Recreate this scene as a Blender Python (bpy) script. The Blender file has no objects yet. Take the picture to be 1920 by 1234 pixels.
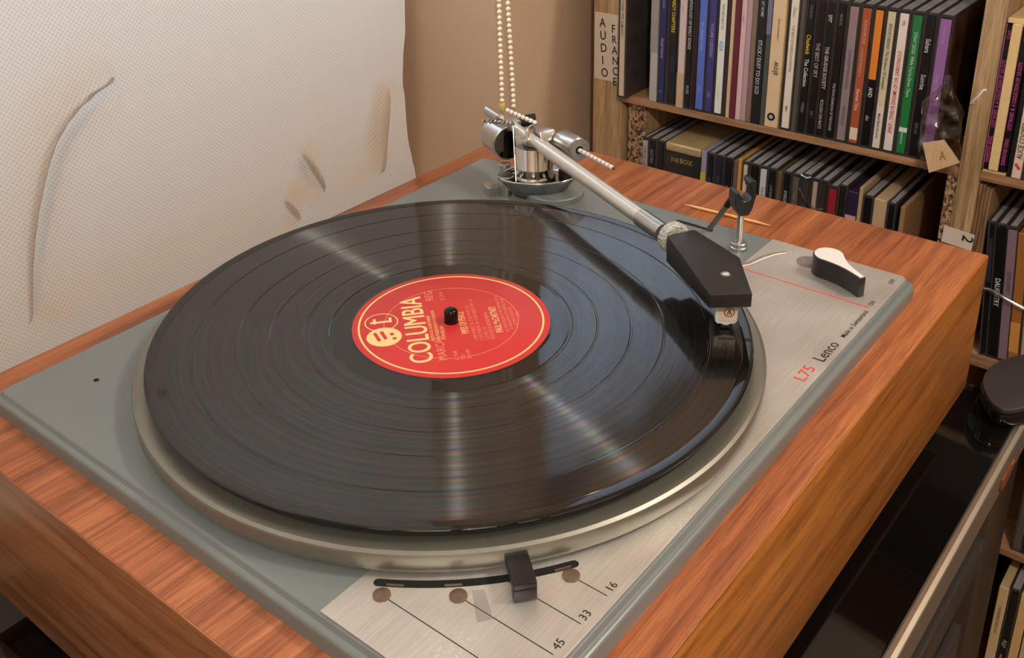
import bpy, bmesh, math, random
from mathutils import Vector, Matrix
random.seed(7)
scn = bpy.context.scene
COL = scn.collection
PI = math.pi

# ------------------------------------------------------------------ camera
FW = Vector((0.7113534, 0.58334972, -0.3920197))
RT = Vector((0.62628903, -0.7792482, -0.02311462))
UP = Vector((0.31896455, 0.22907497, 0.91966639))
cd = bpy.data.cameras.new('camera')
cam = bpy.data.objects.new('camera', cd); COL.objects.link(cam)
M = Matrix((RT, UP, -FW)).transposed().to_4x4()
M.translation = Vector((-0.33955476, -0.31496947, 0.2966114))
cam.matrix_world = M
cd.sensor_fit = 'HORIZONTAL'; cd.sensor_width = 36.0
cd.lens = 36.0 * 1961.83 / 1920.0
cd.shift_x = 17.0 / 1920.0
cd.shift_y = -291.4 / 1920.0
cd.clip_start = 0.01; cd.clip_end = 100
scn.camera = cam

# ------------------------------------------------------------------ world, lamps, exposure
w = bpy.data.worlds.new('sky'); scn.world = w; w.use_nodes = True
bg = w.node_tree.nodes['Background']
bg.inputs[0].default_value = (0.76, 0.88, 1.0, 1); bg.inputs[1].default_value = 3.1

def lamp(name, loc, power, col, r):
    l = bpy.data.lights.new(name, 'POINT'); l.energy = power; l.color = col; l.shadow_soft_size = r
    o = bpy.data.objects.new(name, l); COL.objects.link(o); o.location = loc
    return o
lamp('ceiling_lamp', (0.75, -1.25, 1.62), 58, (1.0, 0.92, 0.82), 0.06)
lamp('ceiling_lamp', (-1.35, -1.2, 1.62), 74, (1.0, 0.94, 0.86), 0.06)
vs = scn.view_settings
vs.view_transform = 'Standard'; vs.look = 'None'; vs.exposure = 0.0; vs.gamma = 1.0; vs.use_curve_mapping = False

# ------------------------------------------------------------------ materials
def lin(c):
    c = c / 255.0
    return c / 12.92 if c <= 0.04045 else ((c + 0.055) / 1.055) ** 2.4
def rgb(r, g, b): return (lin(r), lin(g), lin(b), 1.0)

def base_mat(name):
    m = bpy.data.materials.new(name); m.use_nodes = True
    nt = m.node_tree
    return m, nt, nt.nodes['Principled BSDF']

def mat(name, col, rough=0.5, metal=0.0, spec=0.5, var=0.0, scale=40.0, bump=0.0, bscale=300.0, stretch=(1, 1, 1), rvar=0.0):
    m, nt, b = base_mat(name)
    b.inputs['Base Color'].default_value = col
    b.inputs['Roughness'].default_value = rough
    b.inputs['Metallic'].default_value = metal
    b.inputs['Specular IOR Level'].default_value = spec
    if var or bump or rvar:
        tc = nt.nodes.new('ShaderNodeTexCoord')
        mp = nt.nodes.new('ShaderNodeMapping'); mp.inputs['Scale'].default_value = stretch
        nt.links.new(tc.outputs['Object'], mp.inputs[0])
    if var or rvar:
        n = nt.nodes.new('ShaderNodeTexNoise'); n.inputs['Scale'].default_value = scale; n.inputs['Detail'].default_value = 6
        nt.links.new(mp.outputs[0], n.inputs['Vector'])
    if var:
        r = nt.nodes.new('ShaderNodeValToRGB')
        r.color_ramp.elements[0].position = 0.3; r.color_ramp.elements[1].position = 0.7
        r.color_ramp.elements[0].color = (col[0]*(1-var), col[1]*(1-var), col[2]*(1-var), 1)
        r.color_ramp.elements[1].color = (min(1, col[0]*(1+var)), min(1, col[1]*(1+var)), min(1, col[2]*(1+var)), 1)
        nt.links.new(n.outputs['Fac'], r.inputs[0]); nt.links.new(r.outputs[0], b.inputs['Base Color'])
    if rvar:
        mr = nt.nodes.new('ShaderNodeMapRange')
        mr.inputs['From Min'].default_value = 0.3; mr.inputs['From Max'].default_value = 0.7
        mr.inputs['To Min'].default_value = max(0.02, rough - rvar); mr.inputs['To Max'].default_value = min(1, rough + rvar)
        nt.links.new(n.outputs['Fac'], mr.inputs['Value']); nt.links.new(mr.outputs[0], b.inputs['Roughness'])
    if bump:
        n2 = nt.nodes.new('ShaderNodeTexNoise'); n2.inputs['Scale'].default_value = bscale; n2.inputs['Detail'].default_value = 4
        nt.links.new(mp.outputs[0], n2.inputs['Vector'])
        bp = nt.nodes.new('ShaderNodeBump'); bp.inputs['Strength'].default_value = bump; bp.inputs['Distance'].default_value = 0.001
        nt.links.new(n2.outputs['Fac'], bp.inputs['Height']); nt.links.new(bp.outputs[0], b.inputs['Normal'])
    return m

def wood(name, axis, dark, mid, light, rough=0.32, fine=1.0, coarse=1.0, contrast=1.0, wob=0.005):
    """veneer: long wavy grain along 'axis' (0,1,2) with fine dark pores"""
    m, nt, b = base_mat(name)
    N, L = nt.nodes, nt.links
    tc = N.new('ShaderNodeTexCoord')
    # slow wobble so that the grain is not ruler straight
    wn = N.new('ShaderNodeTexNoise'); wn.inputs['Scale'].default_value = 9.0; wn.inputs['Detail'].default_value = 2
    L.new(tc.outputs['Object'], wn.inputs['Vector'])
    vm = N.new('ShaderNodeVectorMath'); vm.operation = 'MULTIPLY_ADD'
    vm.inputs[1].default_value = (wob, wob, wob)
    L.new(wn.outputs['Color'], vm.inputs[0]); L.new(tc.outputs['Object'], vm.inputs[2])
    def streak(along, across, detail):
        mp = N.new('ShaderNodeMapping'); s = [across]*3; s[axis] = along; mp.inputs['Scale'].default_value = s
        L.new(vm.outputs[0], mp.inputs[0])
        n = N.new('ShaderNodeTexNoise'); n.inputs['Scale'].default_value = 1.0; n.inputs['Detail'].default_value = detail
        n.inputs['Roughness'].default_value = 0.6
        L.new(mp.outputs[0], n.inputs['Vector']); return n
    a = streak(6*coarse, 170*coarse, 6)
    f = streak(40*fine, 900*fine, 3)
    r = N.new('ShaderNodeValToRGB'); e = r.color_ramp.elements
    e[0].position = 0.5-0.2/contrast; e[0].color = dark; e[1].position = 0.5+0.2/contrast; e[1].color = light
    k = e.new(0.5); k.color = mid
    L.new(a.outputs['Fac'], r.inputs[0])
    fr = N.new('ShaderNodeMapRange'); fr.inputs['From Min'].default_value = 0.36; fr.inputs['From Max'].default_value = 0.56
    fr.inputs['To Min'].default_value = 0.70; fr.inputs['To Max'].default_value = 1.04
    L.new(f.outputs['Fac'], fr.inputs['Value'])
    mx = N.new('ShaderNodeMix'); mx.data_type = 'RGBA'; mx.blend_type = 'MULTIPLY'; mx.inputs['Factor'].default_value = 1.0
    L.new(r.outputs[0], mx.inputs['A']); L.new(fr.outputs[0], mx.inputs['B'])
    L.new(mx.outputs['Result'], b.inputs['Base Color'])
    b.inputs['Roughness'].default_value = rough
    bp = N.new('ShaderNodeBump'); bp.inputs['Strength'].default_value = 0.12; bp.inputs['Distance'].default_value = 0.0005
    L.new(f.outputs['Fac'], bp.inputs['Height']); L.new(bp.outputs[0], b.inputs['Normal'])
    return m

TEAK = (rgb(116, 63, 38), rgb(156, 90, 54), rgb(181, 113, 71))
m_teak_x = wood('teak_veneer_lengthwise', 0, *TEAK)
m_teak_y = wood('teak_veneer_crosswise', 1, rgb(104, 62, 36), rgb(142, 90, 56), rgb(164, 110, 72))
m_teak_front = wood('teak_veneer_front', 0, rgb(116, 66, 26), rgb(158, 96, 40), rgb(180, 116, 54), coarse=0.8, wob=0.012)
OAK = (rgb(136, 108, 76), rgb(172, 140, 102), rgb(196, 164, 124))
m_oak_z = wood('oak_foil_upright', 2, *OAK, rough=0.5, coarse=1.1)
m_oak_y = wood('oak_foil_shelf', 1, rgb(130, 94, 64), rgb(164, 122, 86), rgb(184, 142, 104), rough=0.5)
m_darkwood = mat('dark_brown_board', rgb(58, 44, 32), 0.55, var=0.15, scale=20, stretch=(6, 6, 1))

def chipboard():
    m, nt, b = base_mat('raw_chipboard_edge')
    N, L = nt.nodes, nt.links
    tc = N.new('ShaderNodeTexCoord'); v = N.new('ShaderNodeTexVoronoi'); v.inputs['Scale'].default_value = 460
    mp = N.new('ShaderNodeMapping'); mp.inputs['Scale'].default_value = (1, 1.1, 0.75)
    L.new(tc.outputs['Object'], mp.inputs[0]); L.new(mp.outputs[0], v.inputs['Vector'])
    r = N.new('ShaderNodeValToRGB'); e = r.color_ramp.elements
    e[0].position = 0.05; e[0].color = rgb(38, 24, 14); e[1].position = 0.75; e[1].color = rgb(176, 140, 104)
    k = e.new(0.36); k.color = rgb(120, 88, 60)
    sp = N.new('ShaderNodeSeparateColor'); L.new(v.outputs['Color'], sp.inputs[0]); L.new(sp.outputs[0], r.inputs[0])
    L.new(r.outputs[0], b.inputs['Base Color']); b.inputs['Roughness'].default_value = 0.85
    bp = N.new('ShaderNodeBump'); bp.inputs['Strength'].default_value = 0.6; bp.inputs['Distance'].default_value = 0.001
    L.new(sp.outputs[0], bp.inputs['Height']); L.new(bp.outputs[0], b.inputs['Normal'])
    return m
m_chip = chipboard()

m_enamel = mat('grey_green_enamel', rgb(110, 116, 115), 0.26, var=0.012, scale=60)
def brushed():
    m, nt, b = base_mat('worn_brushed_aluminium')
    N, L = nt.nodes, nt.links
    tc = N.new('ShaderNodeTexCoord')
    def noise(sc, det, vec=None):
        n = N.new('ShaderNodeTexNoise'); n.inputs['Scale'].default_value = sc; n.inputs['Detail'].default_value = det
        L.new(vec or tc.outputs['Object'], n.inputs['Vector']); return n
    mp = N.new('ShaderNodeMapping'); mp.inputs['Scale'].default_value = (30, 1400, 30); L.new(tc.outputs['Object'], mp.inputs[0])
    br = noise(1.0, 3, mp.outputs[0]); cl = noise(26, 6); sp = noise(700, 2)
    r = N.new('ShaderNodeValToRGB'); e = r.color_ramp.elements
    e[0].position = 0.30; e[0].color = rgb(194, 189, 182); e[1].position = 0.70; e[1].color = rgb(226, 221, 214)
    mx0 = N.new('ShaderNodeMix'); mx0.data_type = 'FLOAT'; mx0.inputs['Factor'].default_value = 0.45
    L.new(cl.outputs['Fac'], mx0.inputs['A']); L.new(br.outputs['Fac'], mx0.inputs['B']); L.new(mx0.outputs['Result'], r.inputs[0])
    # pale corrosion freckles, denser in some places
    mu = N.new('ShaderNodeMath'); mu.operation = 'MULTIPLY'; L.new(sp.outputs['Fac'], mu.inputs[0]); L.new(cl.outputs['Fac'], mu.inputs[1])
    sr = N.new('ShaderNodeMapRange'); sr.inputs['From Min'].default_value = 0.368; sr.inputs['From Max'].default_value = 0.42
    L.new(mu.outputs[0], sr.inputs['Value'])
    mx = N.new('ShaderNodeMix'); mx.data_type = 'RGBA'; L.new(sr.outputs[0], mx.inputs['Factor'])
    L.new(r.outputs[0], mx.inputs['A']); mx.inputs['B'].default_value = rgb(232, 228, 220)
    L.new(mx.outputs['Result'], b.inputs['Base Color'])
    b.inputs['Metallic'].default_value = 0.75
    rr = N.new('ShaderNodeMapRange'); rr.inputs['To Min'].default_value = 0.36; rr.inputs['To Max'].default_value = 0.56
    L.new(cl.outputs['Fac'], rr.inputs['Value']); L.new(rr.outputs[0], b.inputs['Roughness'])
    return m
m_alu = brushed()
m_platter = mat('turned_platter_metal', rgb(144, 142, 132), 0.40, metal=0.8, var=0.05, scale=30)
m_chrome = mat('chrome', rgb(222, 220, 216), 0.09, metal=1.0)
m_rod = mat('dull_steel', rgb(150, 146, 140), 0.26, metal=1.0)
m_satin = mat('satin_steel', rgb(196, 194, 190), 0.30, metal=1.0, var=0.06, scale=200)
m_tube = mat('tonearm_aluminium', rgb(224, 221, 216), 0.36, metal=0.7, var=0.06, scale=140)
m_knurl = mat('knurled_ring', rgb(205, 204, 196), 0.5, metal=0.6, var=0.35, scale=900, bump=1.0, bscale=900)
m_black = mat('black_plastic', rgb(20, 19, 19), 0.36)
m_blackmatt = mat('matt_black_shell', rgb(29, 27, 26), 0.46, var=0.12, scale=120, bump=0.15, bscale=1500)
m_rubber = mat('black_rubber', rgb(16, 16, 16), 0.8)
m_hole = mat('black_slot', rgb(6, 6, 6), 0.9)
m_white = mat('white_plastic', rgb(226, 220, 216), 0.35)
m_ink = mat('black_print', rgb(28, 27, 27), 0.6)
m_redink = mat('red_print', rgb(205, 58, 48), 0.6)
m_brass = mat('brown_screw', rgb(112, 92, 80), 0.4, metal=0.5, var=0.2, scale=300)
m_cream = mat('cartridge_cream', rgb(222, 196, 166), 0.4)
m_pale = mat('cartridge_side', rgb(214, 212, 210), 0.35)
m_pick = mat('toothpick_wood', rgb(226, 176, 112), 0.55, var=0.12, scale=300, stretch=(1, 8, 8))
m_paper = mat('white_paper', rgb(206, 192, 172), 0.8, var=0.04, scale=30)
m_card = mat('brown_cardboard', rgb(132, 100, 70), 0.9, var=0.25, scale=60, stretch=(1, 4, 0.6))
m_wall = mat('beige_wall_paint', rgb(184, 156, 130), 0.85, var=0.03, scale=6, bump=0.12, bscale=160)
m_ceil = mat('white_ceiling', rgb(225, 220, 212), 0.9)
m_floor = wood('floor_boards', 0, rgb(92, 62, 40), rgb(120, 82, 54), rgb(140, 100, 66), rough=0.4, coarse=0.3)
m_framew = mat('white_window_frame', rgb(226, 224, 220), 0.4)
m_glassblack = mat('black_glass', rgb(9, 8, 8), 0.04, spec=0.6)
m_trim = mat('aluminium_edge', rgb(196, 184, 166), 0.40, metal=0.9, var=0.08, scale=40)
m_comp = mat('black_metal_case', rgb(38, 34, 31), 0.42, var=0.08, scale=60)
m_puck = mat('charcoal_plastic', rgb(46, 41, 39), 0.45, var=0.06, scale=200)
m_bead = mat('ivory_bead', rgb(244, 228, 204), 0.3)
m_conn = mat('yellowed_clear_plastic', rgb(196, 168, 96), 0.25)
m_tagwood = mat('tag_card', rgb(206, 172, 128), 0.55, var=0.08, scale=60, stretch=(1, 6, 1))
m_lit_top = mat('lit_plastic_top_edge', rgb(160, 156, 154), 0.16, var=0.25, scale=60, stretch=(1, 8, 1))  # paler copy of the case plastic, light on the tops put into its colour
m_case = mat('jewel_case_edge', rgb(62, 57, 54), 0.14, var=0.25, scale=60, stretch=(1, 8, 1))
m_tray = mat('black_tray', rgb(40, 38, 38), 0.2, var=0.3, scale=80, stretch=(1, 8, 1))

GLO, GHI = 0.008, 0.046
def vinyl():
    m, nt, b = base_mat('pressed_vinyl')
    N, L = nt.nodes, nt.links
    tc = N.new('ShaderNodeTexCoord')
    sx = N.new('ShaderNodeSeparateXYZ'); L.new(tc.outputs['Object'], sx.inputs[0])
    cx = N.new('ShaderNodeCombineXYZ'); L.new(sx.outputs[0], cx.inputs[0]); L.new(sx.outputs[1], cx.inputs[1])
    ln = N.new('ShaderNodeVectorMath'); ln.operation = 'LENGTH'; L.new(cx.outputs[0], ln.inputs[0])
    n1 = N.new('ShaderNodeTexNoise'); n1.noise_dimensions = '1D'; n1.inputs['Scale'].default_value = 420; n1.inputs['Detail'].default_value = 4
    L.new(ln.outputs['Value'], n1.inputs['W'])
    b.inputs['Base Color'].default_value = rgb(17, 15, 15)
    b.inputs['Roughness'].default_value = 0.055
    b.inputs['Specular IOR Level'].default_value = 0.6
    # groove lobe: wide across the grooves, narrow along them
    g = N.new('ShaderNodeBsdfAnisotropic') if hasattr(bpy.types, 'ShaderNodeBsdfAnisotropic') else N.new('ShaderNodeBsdfGlossy')
    g.inputs['Roughness'].default_value = 0.415
    g.inputs['Anisotropy'].default_value = 0.845
    t = N.new('ShaderNodeTangent'); t.direction_type = 'RADIAL'; t.axis = 'Z'
    L.new(t.outputs[0], g.inputs['Tangent'])
    # grooves only between the dead wax and the lead-in
    mA = N.new('ShaderNodeMapRange'); mA.inputs['From Min'].default_value = 0.0612; mA.inputs['From Max'].default_value = 0.0618
    mB = N.new('ShaderNodeMapRange'); mB.inputs['From Min'].default_value = 0.1458; mB.inputs['From Max'].default_value = 0.1452
    L.new(ln.outputs['Value'], mA.inputs['Value']); L.new(ln.outputs['Value'], mB.inputs['Value'])
    mk = N.new('ShaderNodeMath'); mk.operation = 'MULTIPLY'; L.new(mA.outputs[0], mk.inputs[0]); L.new(mB.outputs[0], mk.inputs[1])
    n2 = N.new('ShaderNodeTexNoise'); n2.noise_dimensions = '1D'; n2.inputs['Scale'].default_value = 260; n2.inputs['Detail'].default_value = 2
    L.new(ln.outputs['Value'], n2.inputs['W'])
    mxc = N.new('ShaderNodeMix'); mxc.data_type = 'RGBA'; mxc.inputs['Factor'].default_value = 0.55
    L.new(n1.outputs['Fac'], mxc.inputs['A']); L.new(n2.outputs['Color'], mxc.inputs['B'])
    sc_ = N.new('ShaderNodeSeparateColor'); L.new(mxc.outputs['Result'], sc_.inputs[0])
    mc = N.new('ShaderNodeCombineColor')
    for i in range(3):
        vr = N.new('ShaderNodeMapRange'); vr.inputs['From Min'].default_value = 0.3; vr.inputs['From Max'].default_value = 0.7
        vr.inputs['To Min'].default_value = GLO; vr.inputs['To Max'].default_value = GHI
        L.new(sc_.outputs[i], vr.inputs['Value'])
        ml = N.new('ShaderNodeMath'); ml.operation = 'MULTIPLY'; L.new(mk.outputs[0], ml.inputs[0]); L.new(vr.outputs[0], ml.inputs[1])
        L.new(ml.outputs[0], mc.inputs[i])
    L.new(mc.outputs[0], g.inputs['Color'])
    rr = N.new('ShaderNodeMapRange'); rr.inputs['To Min'].default_value = 0.05; rr.inputs['To Max'].default_value = 0.085
    L.new(mk.outputs[0], rr.inputs['Value']); L.new(rr.outputs[0], b.inputs['Roughness'])
    ad = N.new('ShaderNodeAddShader'); L.new(b.outputs[0], ad.inputs[0]); L.new(g.outputs[0], ad.inputs[1])
    L.new(ad.outputs[0], N['Material Output'].inputs['Surface'])
    return m
m_vinyl = vinyl()
m_label = mat('red_label_paper', rgb(188, 45, 43), 0.38, var=0.03, scale=60)
m_gold = mat('cream_label_ink', rgb(238, 200, 138), 0.5)
m_faint = mat('faded_label_ink', rgb(232, 134, 104), 0.5)

def fabric():
    m, nt, b = base_mat('woven_blind_fabric')
    N, L = nt.nodes, nt.links
    tc = N.new('ShaderNodeTexCoord'); sx = N.new('ShaderNodeSeparateXYZ'); L.new(tc.outputs['UV'], sx.inputs[0])
    def wave(out, k):
        a = N.new('ShaderNodeMath'); a.operation = 'MULTIPLY'; a.inputs[1].default_value = k; L.new(out, a.inputs[0])
        s = N.new('ShaderNodeMath'); s.operation = 'SINE'; L.new(a.outputs[0], s.inputs[0]); return s
    k = 2*PI/0.0029
    p = N.new('ShaderNodeMath'); p.operation = 'MULTIPLY'
    L.new(wave(sx.outputs[0], k).outputs[0], p.inputs[0]); L.new(wave(sx.outputs[1], k).outputs[0], p.inputs[1])
    hr = N.new('ShaderNodeMapRange'); hr.inputs['From Min'].default_value = -1; hr.inputs['From Max'].default_value = 1
    L.new(p.outputs[0], hr.inputs['Value'])
    df = N.new('ShaderNodeBsdfDiffuse'); df.inputs['Color'].default_value = rgb(184, 162, 136)
    tr = N.new('ShaderNodeBsdfTranslucent')
    cm = N.new('ShaderNodeMix'); cm.data_type = 'RGBA'; cm.inputs['A'].default_value = rgb(182, 176, 170); cm.inputs['B'].default_value = rgb(240, 232, 222)
    L.new(hr.outputs[0], cm.inputs['Factor']); L.new(cm.outputs['Result'], tr.inputs['Color'])
    m1 = N.new('ShaderNodeMixShader'); m1.inputs[0].default_value = 0.5
    L.new(df.outputs[0], m1.inputs[1]); L.new(tr.outputs[0], m1.inputs[2])
    bp = N.new('ShaderNodeBump'); bp.inputs['Strength'].default_value = 0.25; bp.inputs['Distance'].default_value = 0.0004
    L.new(hr.outputs[0], bp.inputs['Height']); L.new(bp.outputs[0], df.inputs['Normal'])
    tp = N.new('ShaderNodeBsdfTransparent')
    hm = N.new('ShaderNodeMapRange'); hm.inputs['From Min'].default_value = 0.78; hm.inputs['From Max'].default_value = 1.0
    hm.inputs['To Max'].default_value = 0.22
    L.new(hr.outputs[0], hm.inputs['Value'])
    m2 = N.new('ShaderNodeMixShader'); L.new(hm.outputs[0], m2.inputs[0]); L.new(m1.outputs[0], m2.inputs[1]); L.new(tp.outputs[0], m2.inputs[2])
    L.new(m2.outputs[0], N['Material Output'].inputs['Surface'])
    return m
m_fabric = fabric()

def thin_glass(name, gloss=0.06, tint=(1, 1, 1, 1), rough=0.02):
    m, nt, b = base_mat(name)
    N, L = nt.nodes, nt.links
    tp = N.new('ShaderNodeBsdfTransparent'); tp.inputs[0].default_value = tint
    gl = N.new('ShaderNodeBsdfGlossy'); gl.inputs['Roughness'].default_value = rough
    lw = N.new('ShaderNodeLayerWeight'); lw.inputs[0].default_value = 0.5
    fr = N.new('ShaderNodeMath'); fr.operation = 'POWER'; fr.inputs[1].default_value = 4.0; L.new(lw.outputs['Facing'], fr.inputs[0])
    ad = N.new('ShaderNodeMath'); ad.operation = 'MULTIPLY_ADD'; ad.inputs[1].default_value = 0.6; ad.inputs[2].default_value = gloss; L.new(fr.outputs[0], ad.inputs[0])
    mx = N.new('ShaderNodeMixShader'); L.new(ad.outputs[0], mx.inputs[0]); L.new(tp.outputs[0], mx.inputs[1]); L.new(gl.outputs[0], mx.inputs[2])
    L.new(mx.outputs[0], N['Material Output'].inputs['Surface'])
    return m
m_glass = thin_glass('window_glass', 0.02)
def net():
    m, nt, b = base_mat('sheer_net_curtain'); N, L = nt.nodes, nt.links
    d = N.new('ShaderNodeBsdfDiffuse'); d.inputs[0].default_value = rgb(232, 236, 244)
    t = N.new('ShaderNodeBsdfTranslucent'); t.inputs[0].default_value = rgb(226, 236, 250)
    p = N.new('ShaderNodeBsdfTransparent')
    a = N.new('ShaderNodeMixShader'); a.inputs[0].default_value = 0.6; L.new(d.outputs[0], a.inputs[1]); L.new(t.outputs[0], a.inputs[2])
    c = N.new('ShaderNodeMixShader'); c.inputs[0].default_value = 0.12; L.new(a.outputs[0], c.inputs[1]); L.new(p.outputs[0], c.inputs[2])
    L.new(c.outputs[0], N['Material Output'].inputs['Surface']); return m
m_net = net()
m_bag = thin_glass('crumpled_clear_bag', 0.11, (0.93, 0.92, 0.91, 1), 0.14)

_cm = {}
def colmat(c, rough=0.35, var=0.04):
    k = (c, rough)
    if k not in _cm: _cm[k] = mat('print_%d_%d_%d' % c, rgb(*c), rough, var=var, scale=50)
    return _cm[k]

# ------------------------------------------------------------------ mesh building
def root_loc(o):
    v = Vector((0, 0, 0))
    while o is not None:
        v += o.location; o = o.parent
    return v

class MB:
    def __init__(s): s.v = []; s.f = []
    def add(s, vs, fs):
        n = len(s.v); s.v += [tuple(v) for v in vs]; s.f += [tuple(i+n for i in f) for f in fs]; return s
    def box(s, x0, x1, y0, y1, z0, z1):
        x0, x1 = min(x0, x1), max(x0, x1); y0, y1 = min(y0, y1), max(y0, y1); z0, z1 = min(z0, z1), max(z0, z1)
        return s.add([(x, y, z) for z in (z0, z1) for y in (y0, y1) for x in (x0, x1)],
                     [(0, 2, 3, 1), (4, 5, 7, 6), (0, 1, 5, 4), (2, 6, 7, 3), (0, 4, 6, 2), (1, 3, 7, 5)])
    def prism(s, poly, z0, z1):
        """poly: ccw xy list; z0/z1 a number or a list per vertex"""
        n = len(poly)
        a = z0 if isinstance(z0, (list, tuple)) else [z0]*n; b = z1 if isinstance(z1, (list, tuple)) else [z1]*n
        vs = [(p[0], p[1], a[i]) for i, p in enumerate(poly)] + [(p[0], p[1], b[i]) for i, p in enumerate(poly)]
        fs = [tuple(range(n-1, -1, -1)), tuple(range(n, 2*n))] + [(i, (i+1) % n, n+(i+1) % n, n+i) for i in range(n)]
        return s.add(vs, fs)
    def lathe(s, prof, c=(0, 0, 0), n=48, cap=True):
        vs = []; fs = []; k = len(prof)
        for i in range(n):
            a = 2*PI*i/n
            for r, z in prof: vs.append((c[0]+r*math.cos(a), c[1]+r*math.sin(a), c[2]+z))
        for i in range(n):
            j = (i+1) % n
            for q in range(k-1): fs.append((i*k+q, j*k+q, j*k+q+1, i*k+q+1))
        if cap:
            if prof[0][0] > 1e-7: fs.append(tuple(i*k for i in range(n-1, -1, -1)))
            if prof[-1][0] > 1e-7: fs.append(tuple(i*k+k-1 for i in range(n)))
        return s.add(vs, fs)
    def tube(s, p0, p1, r0, r1=None, n=20):
        return s.path([p0, p1], [r0, r0 if r1 is None else r1], n)
    def path(s, pts, rs, n=12):
        pts = [Vector(p) for p in pts]
        if not isinstance(rs, (list, tuple)): rs = [rs]*len(pts)
        d0 = (pts[1]-pts[0]).normalized()
        ref = Vector((0, 0, 1)) if abs(d0.z) < 0.9 else Vector((1, 0, 0))
        u = d0.cross(ref).normalized(); vs = []; fs = []
        for i, p in enumerate(pts):
            d = (pts[min(i+1, len(pts)-1)] - pts[max(i-1, 0)]).normalized()
            u = (u - d*u.dot(d)).normalized(); v = d.cross(u)
            for k in range(n):
                a = 2*PI*k/n; vs.append(p + (u*math.cos(a)+v*math.sin(a))*rs[i])
        for i in range(len(pts)-1):
            for k in range(n):
                j = (k+1) % n; fs.append((i*n+k, i*n+j, (i+1)*n+j, (i+1)*n+k))
        fs.append(tuple(range(n-1, -1, -1))); fs.append(tuple((len(pts)-1)*n+k for k in range(n)))
        return s.add(vs, fs)
    def obox(s, c, ax, ay, az, hx, hy, hz):
        c = Vector(c); ax, ay, az = Vector(ax).normalized(), Vector(ay).normalized(), Vector(az).normalized()
        vs = [c+ax*(hx*i)+ay*(hy*j)+az*(hz*k) for k in (-1, 1) for j in (-1, 1) for i in (-1, 1)]
        return s.add(vs, [(0, 2, 3, 1), (4, 5, 7, 6), (0, 1, 5, 4), (2, 6, 7, 3), (0, 4, 6, 2), (1, 3, 7, 5)])
    def sphere(s, c, r, n=10, m=8):
        return s.lathe([(max(r*math.sin(PI*i/m), 1e-6), -r*math.cos(PI*i/m)) for i in range(m+1)], c, n, False)
    def build(s, name, m, parent=None, bevel=0.0, seg=2, smooth=35, kind=None):
        me = bpy.data.meshes.new(name)
        off = root_loc(parent) if parent is not None else Vector((0, 0, 0))
        me.from_pydata([tuple(Vector(v)-off) for v in s.v], [], s.f); me.update()
        bm = bmesh.new(); bm.from_mesh(me)
        bmesh.ops.recalc_face_normals(bm, faces=bm.faces)
        if bevel:
            es = [e for e in bm.edges if len(e.link_faces) == 2 and e.calc_face_angle(0) > 0.5]
            bmesh.ops.bevel(bm, geom=es, offset=bevel, segments=seg, profile=0.5, affect='EDGES', clamp_overlap=True)
        bm.to_mesh(me); bm.free()
        me.materials.append(m)
        if smooth:
            for p in me.polygons: p.use_smooth = True
            me.set_sharp_from_angle(angle=math.radians(smooth))
        o = bpy.data.objects.new(name, me); COL.objects.link(o)
        if parent is not None: o.parent = parent
        if kind: o['kind'] = kind
        return o

def tag(o, label=None, cat=None, group=None, kind=None):
    if label: o['label'] = label
    if cat: o['category'] = cat
    if group: o['group'] = group
    if kind: o['kind'] = kind
    return o
def thing(name, label, cat, loc=(0, 0, 0), group=None):
    o = bpy.data.objects.new(name, None); COL.objects.link(o); o.location = loc
    o.empty_display_size = 0.01
    return tag(o, label, cat, group)
def part_empty(name, parent):
    o = bpy.data.objects.new(name, None); COL.objects.link(o); o.parent = parent; o.empty_display_size = 0.01
    return o
def text(strings, size, m, parent, origin, right, up, name='lettering', sx=1.0, align='LEFT', bold=0.0, shear=0.0):
    """flat lettering; strings: list of (text, dx, dy, size factor)"""
    if isinstance(strings, str): strings = [(strings, 0, 0, 1)]
    right = Vector(right).normalized(); up = Vector(up).normalized(); nrm = right.cross(up)
    vs = []; fs = []
    for tx, dx, dy, k in strings:
        cu = bpy.data.curves.new('t', 'FONT'); cu.body = tx; cu.size = size*k; cu.align_x = align; cu.offset = bold*size*k
        cu.resolution_u = 4 if size > 0.009 else 2; cu.shear = shear
        o = bpy.data.objects.new('t', cu); COL.objects.link(o)
        dg = bpy.context.evaluated_depsgraph_get()
        me = bpy.data.meshes.new_from_object(o.evaluated_get(dg))
        n = len(vs)
        for v in me.vertices: vs.append(Vector(origin)+right*(v.co.x*sx+dx)+up*(v.co.y+dy))
        for p in me.polygons: fs.append(tuple(i+n for i in p.vertices))
        bpy.data.objects.remove(o); bpy.data.curves.remove(cu); bpy.data.meshes.remove(me)
    me = bpy.data.meshes.new(name); off = root_loc(parent)
    me.from_pydata([tuple(v-off) for v in vs], [], fs); me.materials.append(m)
    o = bpy.data.objects.new(name, me); COL.objects.link(o); o.parent = parent
    return o

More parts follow.
